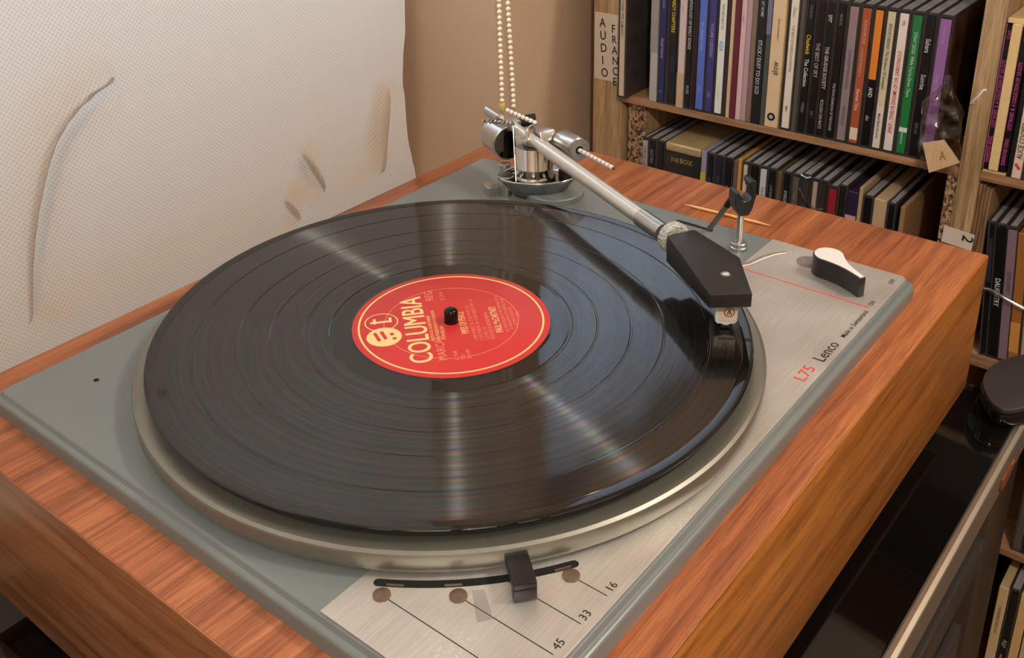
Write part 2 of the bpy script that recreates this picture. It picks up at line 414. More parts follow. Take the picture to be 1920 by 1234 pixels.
# ------------------------------------------------------------------ the room
WY = 0.285
st = lambda o: tag(o, kind='structure')
b = MB()
b.box(0.385, 0.46, WY, WY+0.20, -0.75, 1.75)
b.box(0.46, 1.35, WY, WY+0.20, -0.75, 0.23); b.box(0.46, 1.35, WY, WY+0.20, 0.66, 1.75)
b.box(1.20, 1.35, WY, WY+0.20, 0.23, 0.66)
b.box(-1.25, 0.385, WY, WY+0.20, -0.75, -0.16)
b.box(-1.25, 0.385, WY, WY+0.20, 1.15, 1.75)
b.box(-2.2, -1.25, WY, WY+0.20, -0.75, 1.75)
st(b.build('wall_back', m_wall))
m_wall2 = mat('off_white_wall_paint', rgb(160, 146, 130), 0.9)
st(MB().box(1.35, 1.45, -2.8, WY+0.20, -0.75, 1.75).build('wall_right', m_wall2))
st(MB().box(-2.3, -2.2, -2.8, WY+0.20, -0.75, 1.75).build('wall_left', m_wall2))
st(MB().box(-2.3, 1.45, -2.9, -2.8, -0.75, 1.75).build('wall_front', m_wall2))
st(MB().box(-2.3, 1.45, -2.9, WY+0.20, 1.75, 1.85).build('ceiling', m_ceil))
st(MB().box(-2.3, 1.45, -2.9, WY+0.20, -0.85, -0.75).build('floor', m_floor))
win = thing('window_1', None, None, (-0.43, 0.45, -0.16)); win['kind'] = 'structure'
b = MB(); fy0, fy1 = 0.43, 0.475
b.box(-1.25, 0.385, fy0, fy1, -0.16, 0.13); b.box(-1.25, 0.385, fy0, fy1, 1.09, 1.15)  # bottom rail made deep, unseen, to block daylight from the blind's foot
b.box(-1.25, -1.19, fy0, fy1, 0.13, 1.09); b.box(0.335, 0.385, fy0, fy1, 0.13, 1.09); b.box(-0.47, -0.41, fy0, fy1, 0.13, 1.09)
b.build('window_frame', m_framew, win, bevel=0.003)
MB().box(-1.19, -0.47, 0.450, 0.454, 0.13, 1.09).build('pane', m_glass, win)
MB().box(-0.41, 0.335, 0.450, 0.454, 0.13, 1.09).build('pane', m_glass, win)

win = thing('window_2', None, None, (0.83, 0.45, 0.23)); win['kind'] = 'structure'
b = MB()
b.box(0.46, 1.20, fy0, fy1, 0.23, 0.26); b.box(0.46, 1.20, fy0, fy1, 0.63, 0.66)
b.box(0.46, 0.49, fy0, fy1, 0.26, 0.63); b.box(1.17, 1.20, fy0, fy1, 0.26, 0.63); b.box(0.82, 0.85, fy0, fy1, 0.26, 0.63)
b.build('window_frame', m_framew, win, bevel=0.003)
MB().box(0.49, 0.82, 0.450, 0.454, 0.26, 0.63).build('pane', m_glass, win)
MB().box(0.85, 1.17, 0.450, 0.454, 0.26, 0.63).build('pane', m_glass, win)
b = MB(); NC = 240
for i in range(NC+1):
    x = 0.465+0.73*i/NC; yy = 0.335+0.012*math.sin(x*95+2*math.sin(x*23))+0.006*math.sin(x*41)
    b.v += [(x, yy, 0.235), (x, yy, 0.655)]
for i in range(NC): b.f.append((2*i, 2*i+2, 2*i+3, 2*i+1))
cur = b.build('net_curtain', m_net, win, smooth=80)
# ------------------------------------------------------------------ roller blind
bl = thing('roller_blind', 'pale woven roller blind hanging creased behind the turntable', 'blind', (-0.4, 0.215, 1.06))
def sst(a, b_, x):
    t = max(0.0, min(1.0, (x-a)/(b_-a))); return t*t*(3-2*t)
def seg_d(px, pz, pts):
    best = 9; tt = 0; n = len(pts)-1
    for i in range(n):
        ax, az = pts[i]; bx, bz = pts[i+1]; dx, dz = bx-ax, bz-az
        t = max(0, min(1, ((px-ax)*dx+(pz-az)*dz)/(dx*dx+dz*dz))); ex, ez = px-ax-t*dx, pz-az-t*dz
        d = math.hypot(ex, ez)
        if d < best: best = d; tt = (i+t)/n; sg = 1 if dx*ez-dz*ex > 0 else -1
    return best*sg, tt
F1 = [(-0.118, 0.00), (-0.110, 0.04), (-0.1005, 0.070), (-0.086, 0.100), (-0.066, 0.1145), (-0.042, 0.1215)]
F2 = [(0.0855, 0.034), (0.093, 0.018), (0.1005, 0.000)]
F3 = [(0.1735, 0.056), (0.1665, 0.036), (0.160, 0.016), (0.157, -0.005)]
F4 = [(0.066, 0.006), (0.076, -0.012)]
def chaikin(P):
    for _ in range(2):
        Q_ = [P[0]]
        for a_, c_ in zip(P, P[1:]): Q_ += [(a_[0]*.75+c_[0]*.25, a_[1]*.75+c_[1]*.25), (a_[0]*.25+c_[0]*.75, a_[1]*.25+c_[1]*.75)]
        P = Q_+[P[-1]]
    return P
F1, F3 = chaikin(F1), chaikin(F3)
def fold(x, z, pts, w, amp):
    d, t = seg_d(x, z, pts)
    fade = math.sin(PI*min(1, max(0.0, t)))**0.6
    return amp*fade*(-math.tanh(d/w)*math.exp(-(d/(3.2*w))**2))
def ridge(x, z, pts, w, amp):
    d, t = seg_d(x, z, pts)
    return amp*math.sin(PI*min(1, max(0.0, t)))**0.5*math.exp(-(d/w)**2)
XRT = [(-0.09, 0.205), (-0.035, 0.2005), (-0.0205, 0.1971), (-0.008, 0.1938), (0.0054, 0.1925), (0.0356, 0.1929), (0.0550, 0.1942), (0.0722, 0.1966), (0.0915, 0.2008), (0.1154, 0.2019), (0.2, 0.202), (1.2, 0.202)]
def interp(z, tb):
    for (a, p), (c, q) in zip(tb, tb[1:]):
        if z <= c:
            t = max(0, (z-a)/(c-a)); t = t*t*(3-2*t)*0.5+t*0.5; return p+(q-p)*t
    return tb[-1][1]
def blind_pt(u, v):
    z = -0.085+1.145*v
    xr = interp(z, XRT)
    x = -1.18+(xr+1.18)*u
    y = 0.2110
    y += 0.004*math.sin(x*9+z*3) * 0.5
    y += -0.0016*math.sin((x*0.6+z)*22)*math.exp(-((z-0.07)/0.12)**2)
    y += fold(x, z, F1, 0.0050, 0.0070) + fold(x, z, F2, 0.0045, 0.0050) + fold(x, z, F3, 0.0080, 0.0050) + fold(x, z, F4, 0.0050, 0.005)
    y += -0.0035*math.exp(-((z+0.012)/0.02)**2)
    y -= ridge(x, z, F1, 0.0040, 0.0085) + ridge(x, z, F2, 0.0032, 0.0060) + ridge(x, z, F3, 0.0060, 0.0055)
    y += 0.007*sst(0.12, 0.21, x)*0.6
    return x, max(y, 0.1940), z
NU, NV = 300, 190
us = [(i/NU)**0.62 for i in range(NU+1)]
vsn = [(j/NV)**1.7 for j in range(NV+1)]
vs_ = []; fs_ = []; uv = []
for j in range(NV+1):
    for i in range(NU+1):
        p = blind_pt(us[i], vsn[j]); vs_.append(p); uv.append((p[0], p[2]))
for j in range(NV):
    for i in range(NU):
        a = j*(NU+1)+i; fs_.append((a, a+1, a+NU+2, a+NU+1))
fb = MB(); fb.v = vs_; fb.f = fs_
fab = fb.build('fabric', m_fabric, bl, smooth=80)
def surf_y(x, z):
    lo, hi = 0.0, 1.0
    for _ in range(30):
        m_ = (lo+hi)/2
        if -0.085+1.145*m_ < z: lo = m_
        else: hi = m_
    return blind_pt((x+1.18)/(interp(z, XRT)+1.18), lo)[1]
def pleat(pts, wd, n=48):
    b_ = MB(); P = [Vector((p[0], 0, p[1])) for p in pts]
    for _ in range(3):
        Q_ = [P[0]]
        for a_, c_ in zip(P, P[1:]): Q_ += [a_*0.75+c_*0.25, a_*0.25+c_*0.75]
        P = Q_+[P[-1]]
    for i in range(n+1):
        t = i/n*(len(P)-1); k = min(int(t), len(P)-2); f_ = t-k
        p = P[k].lerp(P[k+1], f_); d = (P[k+1]-P[k]).normalized(); q = Vector((-d.z, 0, d.x))
        h = wd*math.sin(PI*(0.02+0.96*i/n))**0.8
        for sg in (-0.3, 0.7):
            v = p+q*h*sg; b_.v.append((v.x, surf_y(v.x, v.z)+0.0012, v.z))
    for i in range(n): b_.f.append((2*i, 2*i+2, 2*i+3, 2*i+1))
    o = b_.build('pleat', m_fabric, bl, smooth=80)
    u_ = o.data.uv_layers.new(name='weave')
    for lp in o.data.loops:
        c_ = o.data.vertices[lp.vertex_index].co; u_.data[lp.index].uv = (c_.x, c_.z)
pleat(F1, 0.0060); pleat(F2, 0.0045); pleat(F3, 0.0065); pleat(F4, 0.004)
ul = fab.data.uv_layers.new(name='weave')
for lp in fab.data.loops: ul.data[lp.index].uv = uv[lp.vertex_index]
MB().tube((-1.2, 0.222, 1.075), (0.235, 0.222, 1.075), 0.02).build('roller_tube', m_framew, bl)
MB().box(-1.18, 0.195, 0.206, 0.214, -0.098, -0.083).build('bottom_bar', m_framew, bl, bevel=0.002)
MB().box(0.235, 0.245, 0.20, WY+0.20, 1.05, 1.13).build('bracket', m_framew, bl)
MB().box(-1.21, -1.20, 0.20, WY+0.20, 1.05, 1.17).build('bracket', m_framew, bl)

# bead chain beside the blind
ch = thing('bead_chain', 'ivory beaded pull chain hanging in front of the beige wall', 'chain', (0.37, 0.262, -0.03))
bm_ = MB().sphere((0, 0, 0), 0.0022, 12, 8).build('bead', m_bead)
first = True
def strand(z): # left and right strand x at height z
    t = (z+0.02)/0.095
    return 0.3655-0.0003*t - 0.0005*math.sin(t*2), 0.3822-0.0055*t*(0.6 if t > 1 else 1) + (0.0022*(t-1) if t > 1 else 0)
zz = []
z = -0.0185
while z < 0.13: zz.append(z); z += 0.0052
for sidx in (0, 1):
    for z in zz + ([-0.0237, -0.0289] if sidx else []):
        o = bm_ if first else bm_.copy()
        if not first: COL.objects.link(o)
        first = False
        x = strand(z)[sidx]
        if sidx and z < -0.02: x -= 0.0004
        o.parent = ch; o.location = Vector((x, 0.262, z))-ch.location
b = MB()
for sidx in (0, 1):
    z = zz[-1]+0.0052
    while z < 1.06: b.sphere((strand(z)[sidx], 0.262, z), 0.0022, 6, 4); z += 0.0052
b.build('upper_beads', m_bead, ch, kind='stuff')
b = MB()
for sidx in (0, 1):
    b.path([(strand(-0.03+i*0.1)[sidx], 0.262, -0.03+i*0.1) for i in range(12)], 0.0006, 6)
b.build('cord', m_bead, ch)
MB().lathe([(0.0030, 0), (0.0033, 0.001), (0.0033, 0.0062), (0.0026, 0.0075)], (0.3655, 0.262, -0.0285), 16).build('connector', m_conn, ch)
MB().tube((0.371, 0.245, 1.075), (0.371, WY+0.001, 1.075), 0.016).build('chain_wheel', m_framew, ch)

# ------------------------------------------------------------------ media table
TZ = -0.1295
tb = thing('media_table', 'low media table with black glass top and metal edge under the turntable', 'table', (0, 0, -0.75))
b = MB().box(-0.55, 0.334, -0.2145, 0.185, TZ-0.010, TZ)
b.build('glass_top', m_glassblack, tb, bevel=0.0012)
b = MB()
b.add([(x, y, z) for x in (-0.55, 0.36) for y, z in ((-0.2146, TZ-0.0020), (-0.2172, TZ-0.0016), (-0.2194, TZ-0.0028), (-0.2194, TZ-0.0255), (-0.2146, TZ-0.0255))],
      [(0, 1, 2, 3, 4), (9, 8, 7, 6, 5)] + [(i, (i+1) % 5, 5+(i+1) % 5, 5+i) for i in range(5)])
b.build('edge_trim', m_trim, tb, smooth=0)
MB().box(-0.55, 0.36, -0.2200, -0.2193, TZ-0.0260, TZ-0.0032).build('trim_face', mat('shaded_trim_face', rgb(112, 101, 90), 0.45, metal=0.4), tb, smooth=0)  # darkened copy of the trim metal, so only the chamfer looks lit
MB().box(-0.5, 0.30, -0.205, 0.17, TZ-0.030, TZ-0.010).build('top_frame', m_comp, tb, bevel=0.002)
for x0 in (-0.50, 0.18):
    MB().box(x0, x0+0.05, 0.10, 0.16, -0.75, TZ-0.030).build('leg', m_comp, tb, bevel=0.003)
MB().box(-0.50, 0.30, -0.20, 0.16, -0.50, -0.485).build('shelf', m_glassblack, tb, bevel=0.001)
b = MB().obox((0.268, -0.2206, TZ-0.017), (1, 0, 0), (0, 1, 0), (0, 0, 1), 0.010, 0.0012, 0.0048)
b.obox((0.281, -0.2205, TZ-0.018), (1, 0, 0.3), (0, 1, 0), (-0.3, 0, 1), 0.006, 0.001, 0.003)
b.build('edge_clip', mat('brown_clip', rgb(108, 62, 34), 0.3, var=0.3, scale=200), tb, bevel=0.0008)

am = thing('audio_component', 'black slim hi-fi component, upper one under the table edge', 'hi-fi unit', (0, -0.05, -0.247))
MB().box(-0.20, 0.2545, -0.212, 0.085, -0.2133, -0.1866).build('case', m_comp, am, bevel=0.001)
MB().box(-0.20, 0.2545, -0.218, -0.212, -0.2133, -0.1866).build('front_panel', m_puck, am, bevel=0.001)
for x in (-0.17, 0.215):
    for y in (-0.19, 0.06):
        MB().tube((x, y, -0.247), (x, y, -0.2133), 0.012).build('foot', m_rubber, am)
am = thing('audio_component', 'black hi-fi component, lower one standing on the table shelf', 'hi-fi unit', (0, -0.05, -0.485))
MB().box(-0.20, 0.238, -0.212, 0.085, -0.475, -0.247).build('case', m_comp, am, bevel=0.001)
MB().box(-0.20, 0.238, -0.218, -0.212, -0.475, -0.247).build('front_panel', m_puck, am, bevel=0.001)
for x in (-0.17, 0.20):
    for y in (-0.19, 0.06):
        MB().tube((x, y, -0.4848), (x, y, -0.475), 0.012).build('foot', m_rubber, am)

# rounded black thing on the right end of the table
pk = thing('rounded_base', 'rounded charcoal plastic base with glossy rim on black glass table', 'base', (0.32, -0.21, TZ))
def smooth_poly(pts, it=3):
    for _ in range(it):
        q = []
        for i in range(len(pts)):
            a = pts[i]; c = pts[(i+1) % len(pts)]
            q += [(a[0]*.75+c[0]*.25, a[1]*.75+c[1]*.25), (a[0]*.25+c[0]*.75, a[1]*.25+c[1]*.75)]
        pts = q
    return pts
outl = smooth_poly([(0.2935, -0.2050), (0.2975, -0.2130), (0.312, -0.222), (0.345, -0.246), (0.378, -0.238), (0.386, -0.212), (0.372, -0.1985), (0.350, -0.1860), (0.324, -0.1845), (0.302, -0.1950)])
MB().prism(outl, TZ, TZ+0.0095).build('rim', mat('glossy_black_rim', rgb(12, 11, 11), 0.07), pk, bevel=0.0025)
cx0 = sum(p[0] for p in outl)/len(outl); cy0 = sum(p[1] for p in outl)/len(outl)
MB().prism([(cx0+(p[0]-cx0)*0.975, cy0+(p[1]-cy0)*0.975) for p in outl], TZ+0.0090, TZ+0.0132).build('top_face', m_puck, pk, bevel=0.0012)

# ------------------------------------------------------------------ turntable
PX0, PX1, PY0, PY1 = -0.1866, 0.2963, -0.1828, 0.1930
PZ1, PZ0 = -0.0117, -0.1092
tt = thing('turntable', 'grey-green vintage turntable in a teak plinth under the record', 'turntable', (0, 0, TZ))
pl = part_empty('plinth', tt)
MB().box(PX0+0.0006, PX1-0.0006, PY0+0.0006, PY1-0.0006, PZ1-0.010, PZ1).build('top_panel', m_teak_x, pl, bevel=0.0007)
MB().box(PX0, PX1, PY0, PY0+0.016, PZ0, PZ1-0.0004).build('front_panel', m_teak_front, pl, bevel=0.0009)
MB().box(PX0, PX1, PY1-0.016, PY1, PZ0, PZ1-0.0004).build('back_panel', m_teak_front, pl, bevel=0.0007)
MB().box(PX0, PX0+0.016, PY0+0.016, PY1-0.016, PZ0, PZ1-0.0004).build('side_panel', m_teak_y, pl, bevel=0.0007)
MB().box(PX1-0.016, PX1, PY0+0.016, PY1-0.016, PZ0, PZ1-0.0004).build('side_panel', m_teak_y, pl, bevel=0.0007)
for x in (PX0+0.05, PX1-0.05):
    for y in (PY0+0.05, PY1-0.05):
        MB().lathe([(0.016, 0), (0.018, 0.003), (0.020, 0.0203)], (x, y, TZ), 24).build('foot', m_rubber, tt)

def rrect(x0, x1, y0, y1, r, n=6):
    out = []
    for cx, cy, a0 in ((x1-r, y1-r, 0), (x0+r, y1-r, 90), (x0+r, y0+r, 180), (x1-r, y0+r, 270)):
        for i in range(n+1):
            a = math.radians(a0+90*i/n); out.append((cx+r*math.cos(a), cy+r*math.sin(a)))
    return out
DX0, DX1, DY0, DY1 = -0.1648, 0.2190, -0.1640, 0.1618
b = MB()
rings = [(0.0, PZ1), (0.0, -0.0060), (0.0, -0.0048), (0.0002, -0.0040), (0.0007, -0.0033), (0.0014, -0.0029), (0.0021, -0.0028), (0.0027, -0.0025), (0.0034, -0.0014), (0.0038, -0.0006), (0.0043, -0.0002), (0.0050, 0.0), (0.0056, 0.0)]
n = None
for k, (ins, z) in enumerate(rings):
    pts = rrect(DX0+ins, DX1-ins, DY0+ins, DY1-ins, 0.007-ins*0.6); n = len(pts)
    b.v += [(p[0], p[1], z) for p in pts]
for k in range(len(rings)-1):
    for i in range(n):
        j = (i+1) % n; b.f.append((k*n+i, k*n+j, (k+1)*n+j, (k+1)*n+i))
b.f.append(tuple(range(n-1, -1, -1))); b.f.append(tuple((len(rings)-1)*n+i for i in range(n)))
b.build('deck_plate', m_enamel, tt, smooth=20)
MB().lathe([(0.0014, 0), (0.0014, 0.00025)], (-0.1268, 0.1267, 0), 16).build('screw_hole', m_hole, tt)

# aluminium face plate along the front with its printing
FZ = 0.0007
fp = MB().prism([(-0.1600, -0.0758), (-0.1604, -0.1592), (0.2120, -0.1592), (0.2148, -0.1568), (0.2148, -0.0758)], 0.0, FZ).build('face_plate', m_alu, tt, bevel=0.0002, seg=1)
TZ2 = FZ+0.00012
for q_ in (('16', -0.0881, 0, 1), ('33', -0.1052, 0, 1), ('45', -0.1216, 0, 1), ('78', -0.139, 0, 1)): text([q_], 0.0048, m_ink, fp, (0, -0.1556, TZ2), (1, 0, 0), (0, 1, 0), sx=1.05)
text('L75', 0.0085, m_redink, fp, (0.0812, -0.1556, TZ2), (1, 0, 0), (0, 1, 0), sx=1.2)
for q_ in (('Lenco', 0.1030, 0, 1), ('Made in Switzerland', 0.1312, 0.0004, 0.47), ('ON', 0.1712, 0.0012, 0.42), ('OFF', 0.2012, 0.0012, 0.42)): text([q_], 0.0088, m_ink, fp, (0, -0.1562, TZ2), (1, 0, 0), (0, 1, 0), sx=0.98, bold=0.004)
b = MB()
for x, y in ((-0.1409, -0.0921), (-0.1239, -0.1150), (-0.1070, -0.1200), (-0.0903, -0.1422)):
    b.box(x-0.00017, x+0.00017, y, -0.1552, FZ, TZ2)
b.build('speed_lines', m_ink, fp, smooth=0)
MB().box(0.1682, 0.1690, -0.1545, -0.0785, FZ, TZ2).build('red_line', m_redink, fp, smooth=0)
MB().prism([(-0.1185, -0.1137), (-0.1155, -0.1172), (-0.1245, -0.1287), (-0.1292, -0.1252)], FZ, FZ+0.0001).build('tape_residue', mat('clear_tape', rgb(168, 160, 158), 0.25, metal=0.5), fp, smooth=0)
for x, y in ((-0.1409, -0.0887), (-0.1239, -0.1117), (-0.0903, -0.1390)):
    s_ = MB().lathe([(0.0034, 0), (0.0034, 0.0006), (0.0028, 0.0009)], (x, y, FZ), 20).build('screw', m_brass, tt)
# curved slot and speed lever
def arc_poly(r0, r1, a0, a1, n=24):
    o = []
    for i in range(n+1):
        a = math.radians(a0+(a1-a0)*i/n); o.append((r1*math.cos(a), r1*math.sin(a)))
    am_ = math.radians(a1); rm = (r0+r1)/2; hr = (r1-r0)/2
    for k in range(1, 6):
        t = PI*k/6; o.append((rm*math.cos(am_)+hr*(math.cos(t)*math.cos(am_)-math.sin(t)*math.sin(am_)), rm*math.sin(am_)+hr*(math.cos(t)*math.sin(am_)+math.sin(t)*math.cos(am_))))
    for i in range(n, -1, -1):
        a = math.radians(a0+(a1-a0)*i/n); o.append((r0*math.cos(a), r0*math.sin(a)))
    am_ = math.radians(a0)
    for k in range(1, 6):
        t = PI*k/6; o.append((rm*math.cos(am_)-hr*(math.cos(t)*math.cos(am_)-math.sin(t)*math.sin(am_)), rm*math.sin(am_)-hr*(math.cos(t)*math.sin(am_)+math.sin(t)*math.cos(am_))))
    return o
sl = MB().prism(arc_poly(0.1585, 0.1622, 211.2, 238.2), FZ, FZ+0.0001).build('speed_slot', m_hole, tt, smooth=0)
b = MB()
for a in (213.6, 221.4, 236.4):
    b.prism(arc_poly(0.1613, 0.1619, a-1.1, a+1.1, 3), FZ+0.0001, FZ+0.0008)
b.build('click_spring', m_brass, sl)
la = math.radians(-129.8); lr = Vector((math.cos(la), math.sin(la), 0)); lt = Vector((-lr.y, lr.x, 0))
lev = MB().obox(lr*0.1625+Vector((0, 0, 0.0078)), lr, lt, (0, 0, 1), 0.0110, 0.0045, 0.0020)
lev.obox(lr*0.1715+Vector((0, 0, 0.0045)), lr, lt, (0, 0, 1), 0.0020, 0.0045, 0.0034)
lv = lev.build('speed_lever', m_black, tt, bevel=0.0006)
MB().obox(lr*0.1604+Vector((0, 0, 0.0035)), lr, lt, (0, 0, 1), 0.0016, 0.003, 0.0032).build('stem', m_black, lv)

# platter, mat, spindle
MB().lathe([(0.1500, 0.0030), (0.1555, 0.0024), (0.1566, 0.0030), (0.1570, 0.0045), (0.1572, 0.0102), (0.1567, 0.0112), (0.1552, 0.0120), (0.1528, 0.0119), (0.150, 0.0117), (0.10, 0.0117)], (0, 0, 0), 200).build('platter', m_platter, tt, smooth=30)
MB().lathe([(0.147, 0.0117), (0.148, 0.0127), (0.148, 0.0154), (0.147, 0.01592)], (0, 0, 0), 128).build('platter_mat', m_rubber, tt)
MB().lathe([(0.0036, 0.0160), (0.0036, 0.0236), (0.0033, 0.0249), (0.0024, 0.0257), (0.0008, 0.0261), (0.00001, 0.0262)], (0, 0, 0), 32, False).build('spindle', mat('dark_spindle', rgb(34, 28, 27), 0.14, metal=0.6), tt, smooth=50)
MB().lathe([(0.030, 0.0), (0.030, 0.0118)], (0, 0, 0), 48).build('platter_hub', m_platter, tt)

# power knob: white faced teardrop
kb = part_empty('power_knob', tt)
def teardrop(c, r, tip, hw, n=22):
    c = Vector((c[0], c[1])); tip = Vector((tip[0], tip[1])); d = (tip-c).normalized(); p = Vector((-d.y, d.x)); Lh = (tip-c).length
    pts = []
    a0 = math.radians(62)
    for i in range(n+1):
        a = a0+(2*PI-2*a0)*i/n; pts.append(c+d*(r*math.cos(a))+p*(r*math.sin(a)))
    def side(sg):
        s = c+d*(r*math.cos(a0))+p*(sg*r*math.sin(a0)); e = tip+p*(sg*hw); out = []
        m1 = s+(d*math.sin(a0)-p*sg*math.cos(a0))*(Lh*0.38); m2 = e-d*(Lh*0.30)+p*(sg*0.0003)
        for i in range(1, 9):
            t = i/8; out.append(s*(1-t)**3+m1*3*t*(1-t)**2+m2*3*t*t*(1-t)+e*t**3)
        return out
    return [tuple(q) for q in pts + side(-1) + side(1)[::-1][0:]][:]
kc, kt = (0.1930, -0.1200), (0.1772, -0.1462)
td = teardrop(kc, 0.0088, kt, 0.0021)
MB().prism(td, FZ, 0.0126).build('knob_body', m_black, kb, bevel=0.0003, seg=1)
td2 = teardrop(kc, 0.0081, (kt[0]+0.0004, kt[1]+0.0006), 0.0014)
MB().prism(td2, 0.0125, 0.0129).build('knob_face', m_white, kb, smooth=0)
MB().lathe([(0.0075, 0), (0.0075, 0.0003)], (0.199, -0.1065, FZ), 24).build('knob_disc_mark', mat('darker_alu', rgb(150, 144, 138), 0.5, metal=0.6, var=0.1, scale=300), tt)  # thin darker disc on the face plate beside the knob

# arm rest post and cue lever
ar = part_empty('arm_rest', tt)
ax_, ay_ = 0.1910, -0.0645
MB().lathe([(0.0053, 0), (0.0053, 0.0022), (0.0047, 0.0026), (0.0047, 0.0048), (0.0043, 0.0052), (0.0023, 0.0052)], (ax_, ay_, 0), 28).build('collar', m_satin, ar)
MB().tube((ax_, ay_, 0.005), (ax_, ay_, 0.027), 0.0021).build('post', m_satin, ar)
AD = Vector((0.4331, 0.9013, 0)); AR = Vector((0.9013, -0.4331, 0)); AZ = Vector((0, 0, 1))
def shape_extrude(pts2, origin, u, v, w_, half):
    """closed 2D outline in (u,v), extruded along w_"""
    o = Vector(origin); u = Vector(u); v = Vector(v); w_ = Vector(w_); b_ = MB(); n_ = len(pts2)
    b_.v = [tuple(o+u*p[0]+v*p[1]-w_*half) for p in pts2]+[tuple(o+u*p[0]+v*p[1]+w_*half) for p in pts2]
    b_.f = [tuple(range(n_-1, -1, -1)), tuple(range(n_, 2*n_))]+[(i, (i+1) % n_, n_+(i+1) % n_, n_+i) for i in range(n_)]
    return b_
cl = [(-0.0028, 0.0245), (0.0028, 0.0245), (0.0050, 0.0285), (0.0068, 0.0365), (0.0066, 0.0465), (0.0040, 0.0475), (0.0018, 0.0455), (0.0036, 0.0425)]
for k in range(0, 9):
    a = math.radians(50-200*k/8+0); cl.append((0.0002+0.0044*math.cos(a), 0.0385+0.0044*math.sin(a)))
cl += [(-0.0042, 0.0405), (-0.0066, 0.0400), (-0.0066, 0.0330), (-0.0048, 0.0280)]
shape_extrude(cl, (ax_, ay_, 0), (0.78, -0.626, 0), AZ, (0.626, 0.78, 0), 0.0048).build('clip', m_black, ar, bevel=0.0004, seg=1)
MB().obox((0.2041, -0.0270, 0.0001), (0, 1, 0), (1, 0, 0), AZ, 0.0128, 0.0014, 0.00012).build('cue_slot', m_hole, tt, smooth=0)
cl_ = part_empty('cue_lever', tt)
p0, p1 = Vector((0.2040, -0.0360, -0.002)), Vector((0.2010, -0.0560, 0.0320))
MB().tube(p0, p0.lerp(p1, 0.72), 0.0018).build('rod', m_rod, cl_)
MB().tube(p0.lerp(p1, 0.68), p1, 0.0022, 0.0023).build('sleeve', m_black, cl_)

# ------------------------------------------------------------------ tonearm
ta = part_empty('tonearm', tt)
A0 = Vector((0.1040, -0.0680, 0.0))
def T(s, r, z): return A0+AD*s+AR*r+AZ*z
PVX, PVY = 0.1815, 0.0845
MB().lathe([(0.0205, 0), (0.0205, 0.0040), (0.0198, 0.0046)], (0.1905, 0.0745, 0), 48).build('arm_base', m_enamel, ta)
PVX, PVY = 0.1840, 0.0870
VD = Vector((-0.78, -0.626, 0)); VS = Vector((0.626, -0.78, 0))
ds = MB().lathe([(0.0130, 0.0006), (0.0165, 0.0016), (0.0212, 0.0060), (0.0248, 0.0118), (0.0256, 0.0128), (0.0260, 0.0137), (0.0255, 0.0145), (0.0244, 0.0141), (0.0225, 0.0124), (0.010, 0.0122)], (0, 0, 0), 72)
ds.v = [tuple(Vector((0.1835, 0.0835, v[2]))+VS*v[0]+VD*v[1]*(0.56 if v[1] > 0 else 0.72)) for v in ds.v]
ds.build('pivot_dish', mat('dark_chrome_dish', rgb(150, 150, 148), 0.10, metal=1.0), ta, smooth=50)
lp_ = []
for i in range(73):
    a = 2*PI*i/72; u_, v_ = 0.0258*math.cos(a), 0.0258*math.sin(a)
    lp_.append(Vector((0.1835, 0.0835, 0.0143))+VS*u_+VD*v_*(0.56 if v_ > 0 else 0.72))
MB().path(lp_, 0.0007, 8).build('dish_lip', m_chrome, ta, smooth=60)
MB().lathe([(0.0138, 0.0122), (0.0138, 0.0140), (0.0129, 0.0156), (0.0131, 0.0164), (0.0131, 0.0206), (0.0135, 0.0211), (0.0135, 0.0219), (0.0131, 0.0224), (0.0131, 0.0365), (0.0126, 0.0372)], (PVX, PVY, 0), 48).build('pivot_column', m_chrome, ta, smooth=40)
MB().lathe([(0.0146, 0.0112), (0.0146, 0.0134)], (PVX, PVY, 0), 48).build('column_gasket', m_rubber, ta)
dc = [Vector((PVX, PVY, 0))+(AD*math.sin(a)+AR*math.cos(a))*0.0131 for a in [math.radians(100+160*i/24) for i in range(25)]]
MB().prism([(p.x, p.y) for p in dc], 0.0365, 0.0440).build('column_cap', m_chrome, ta, bevel=0.0006)
# tube
zt = 0.0425
MB().path([T(0.018, 0, zt), T(0.1500, 0.0012, zt), T(0.1545, 0.0012, zt)], [0.0045, 0.0046, 0.0040], 24).build('arm_tube', m_tube, ta)
MB().path([T(0.1545, 0.0012, zt), T(0.206, 0.0012, zt)], [0.0036, 0.0036], 20).build('rear_tube', m_tube, ta)
MB().path([T(0.010, 0, zt), T(0.032, 0, zt)], [0.0053, 0.0053], 24).build('ferrule', m_satin, ta)
hd = Vector((-0.603, -0.798, 0)); hr_ = Vector((0.798, -0.603, 0))
kc_ = Vector((0.1085, -0.0655, 0.0415))
b = MB()
for k in range(36):
    pass
kn = [(0.0070, -0.0026), (0.0086, -0.0020), (0.0086, 0.0022), (0.0074, 0.0028)]
kv = MB().lathe(kn, (0, 0, 0), 40)
dirk = (AD*0.8-hd*0.2).normalized(); ux = dirk.cross(AZ).normalized()
kv.v = [tuple(kc_+ux*v[0]*(1+0.025*(i//4 % 2))+AZ*v[1]*(1+0.025*(i//4 % 2))+dirk*v[2]) for i, v in enumerate(kv.v)]
kv.build('knurled_collar', m_knurl, ta, smooth=0)
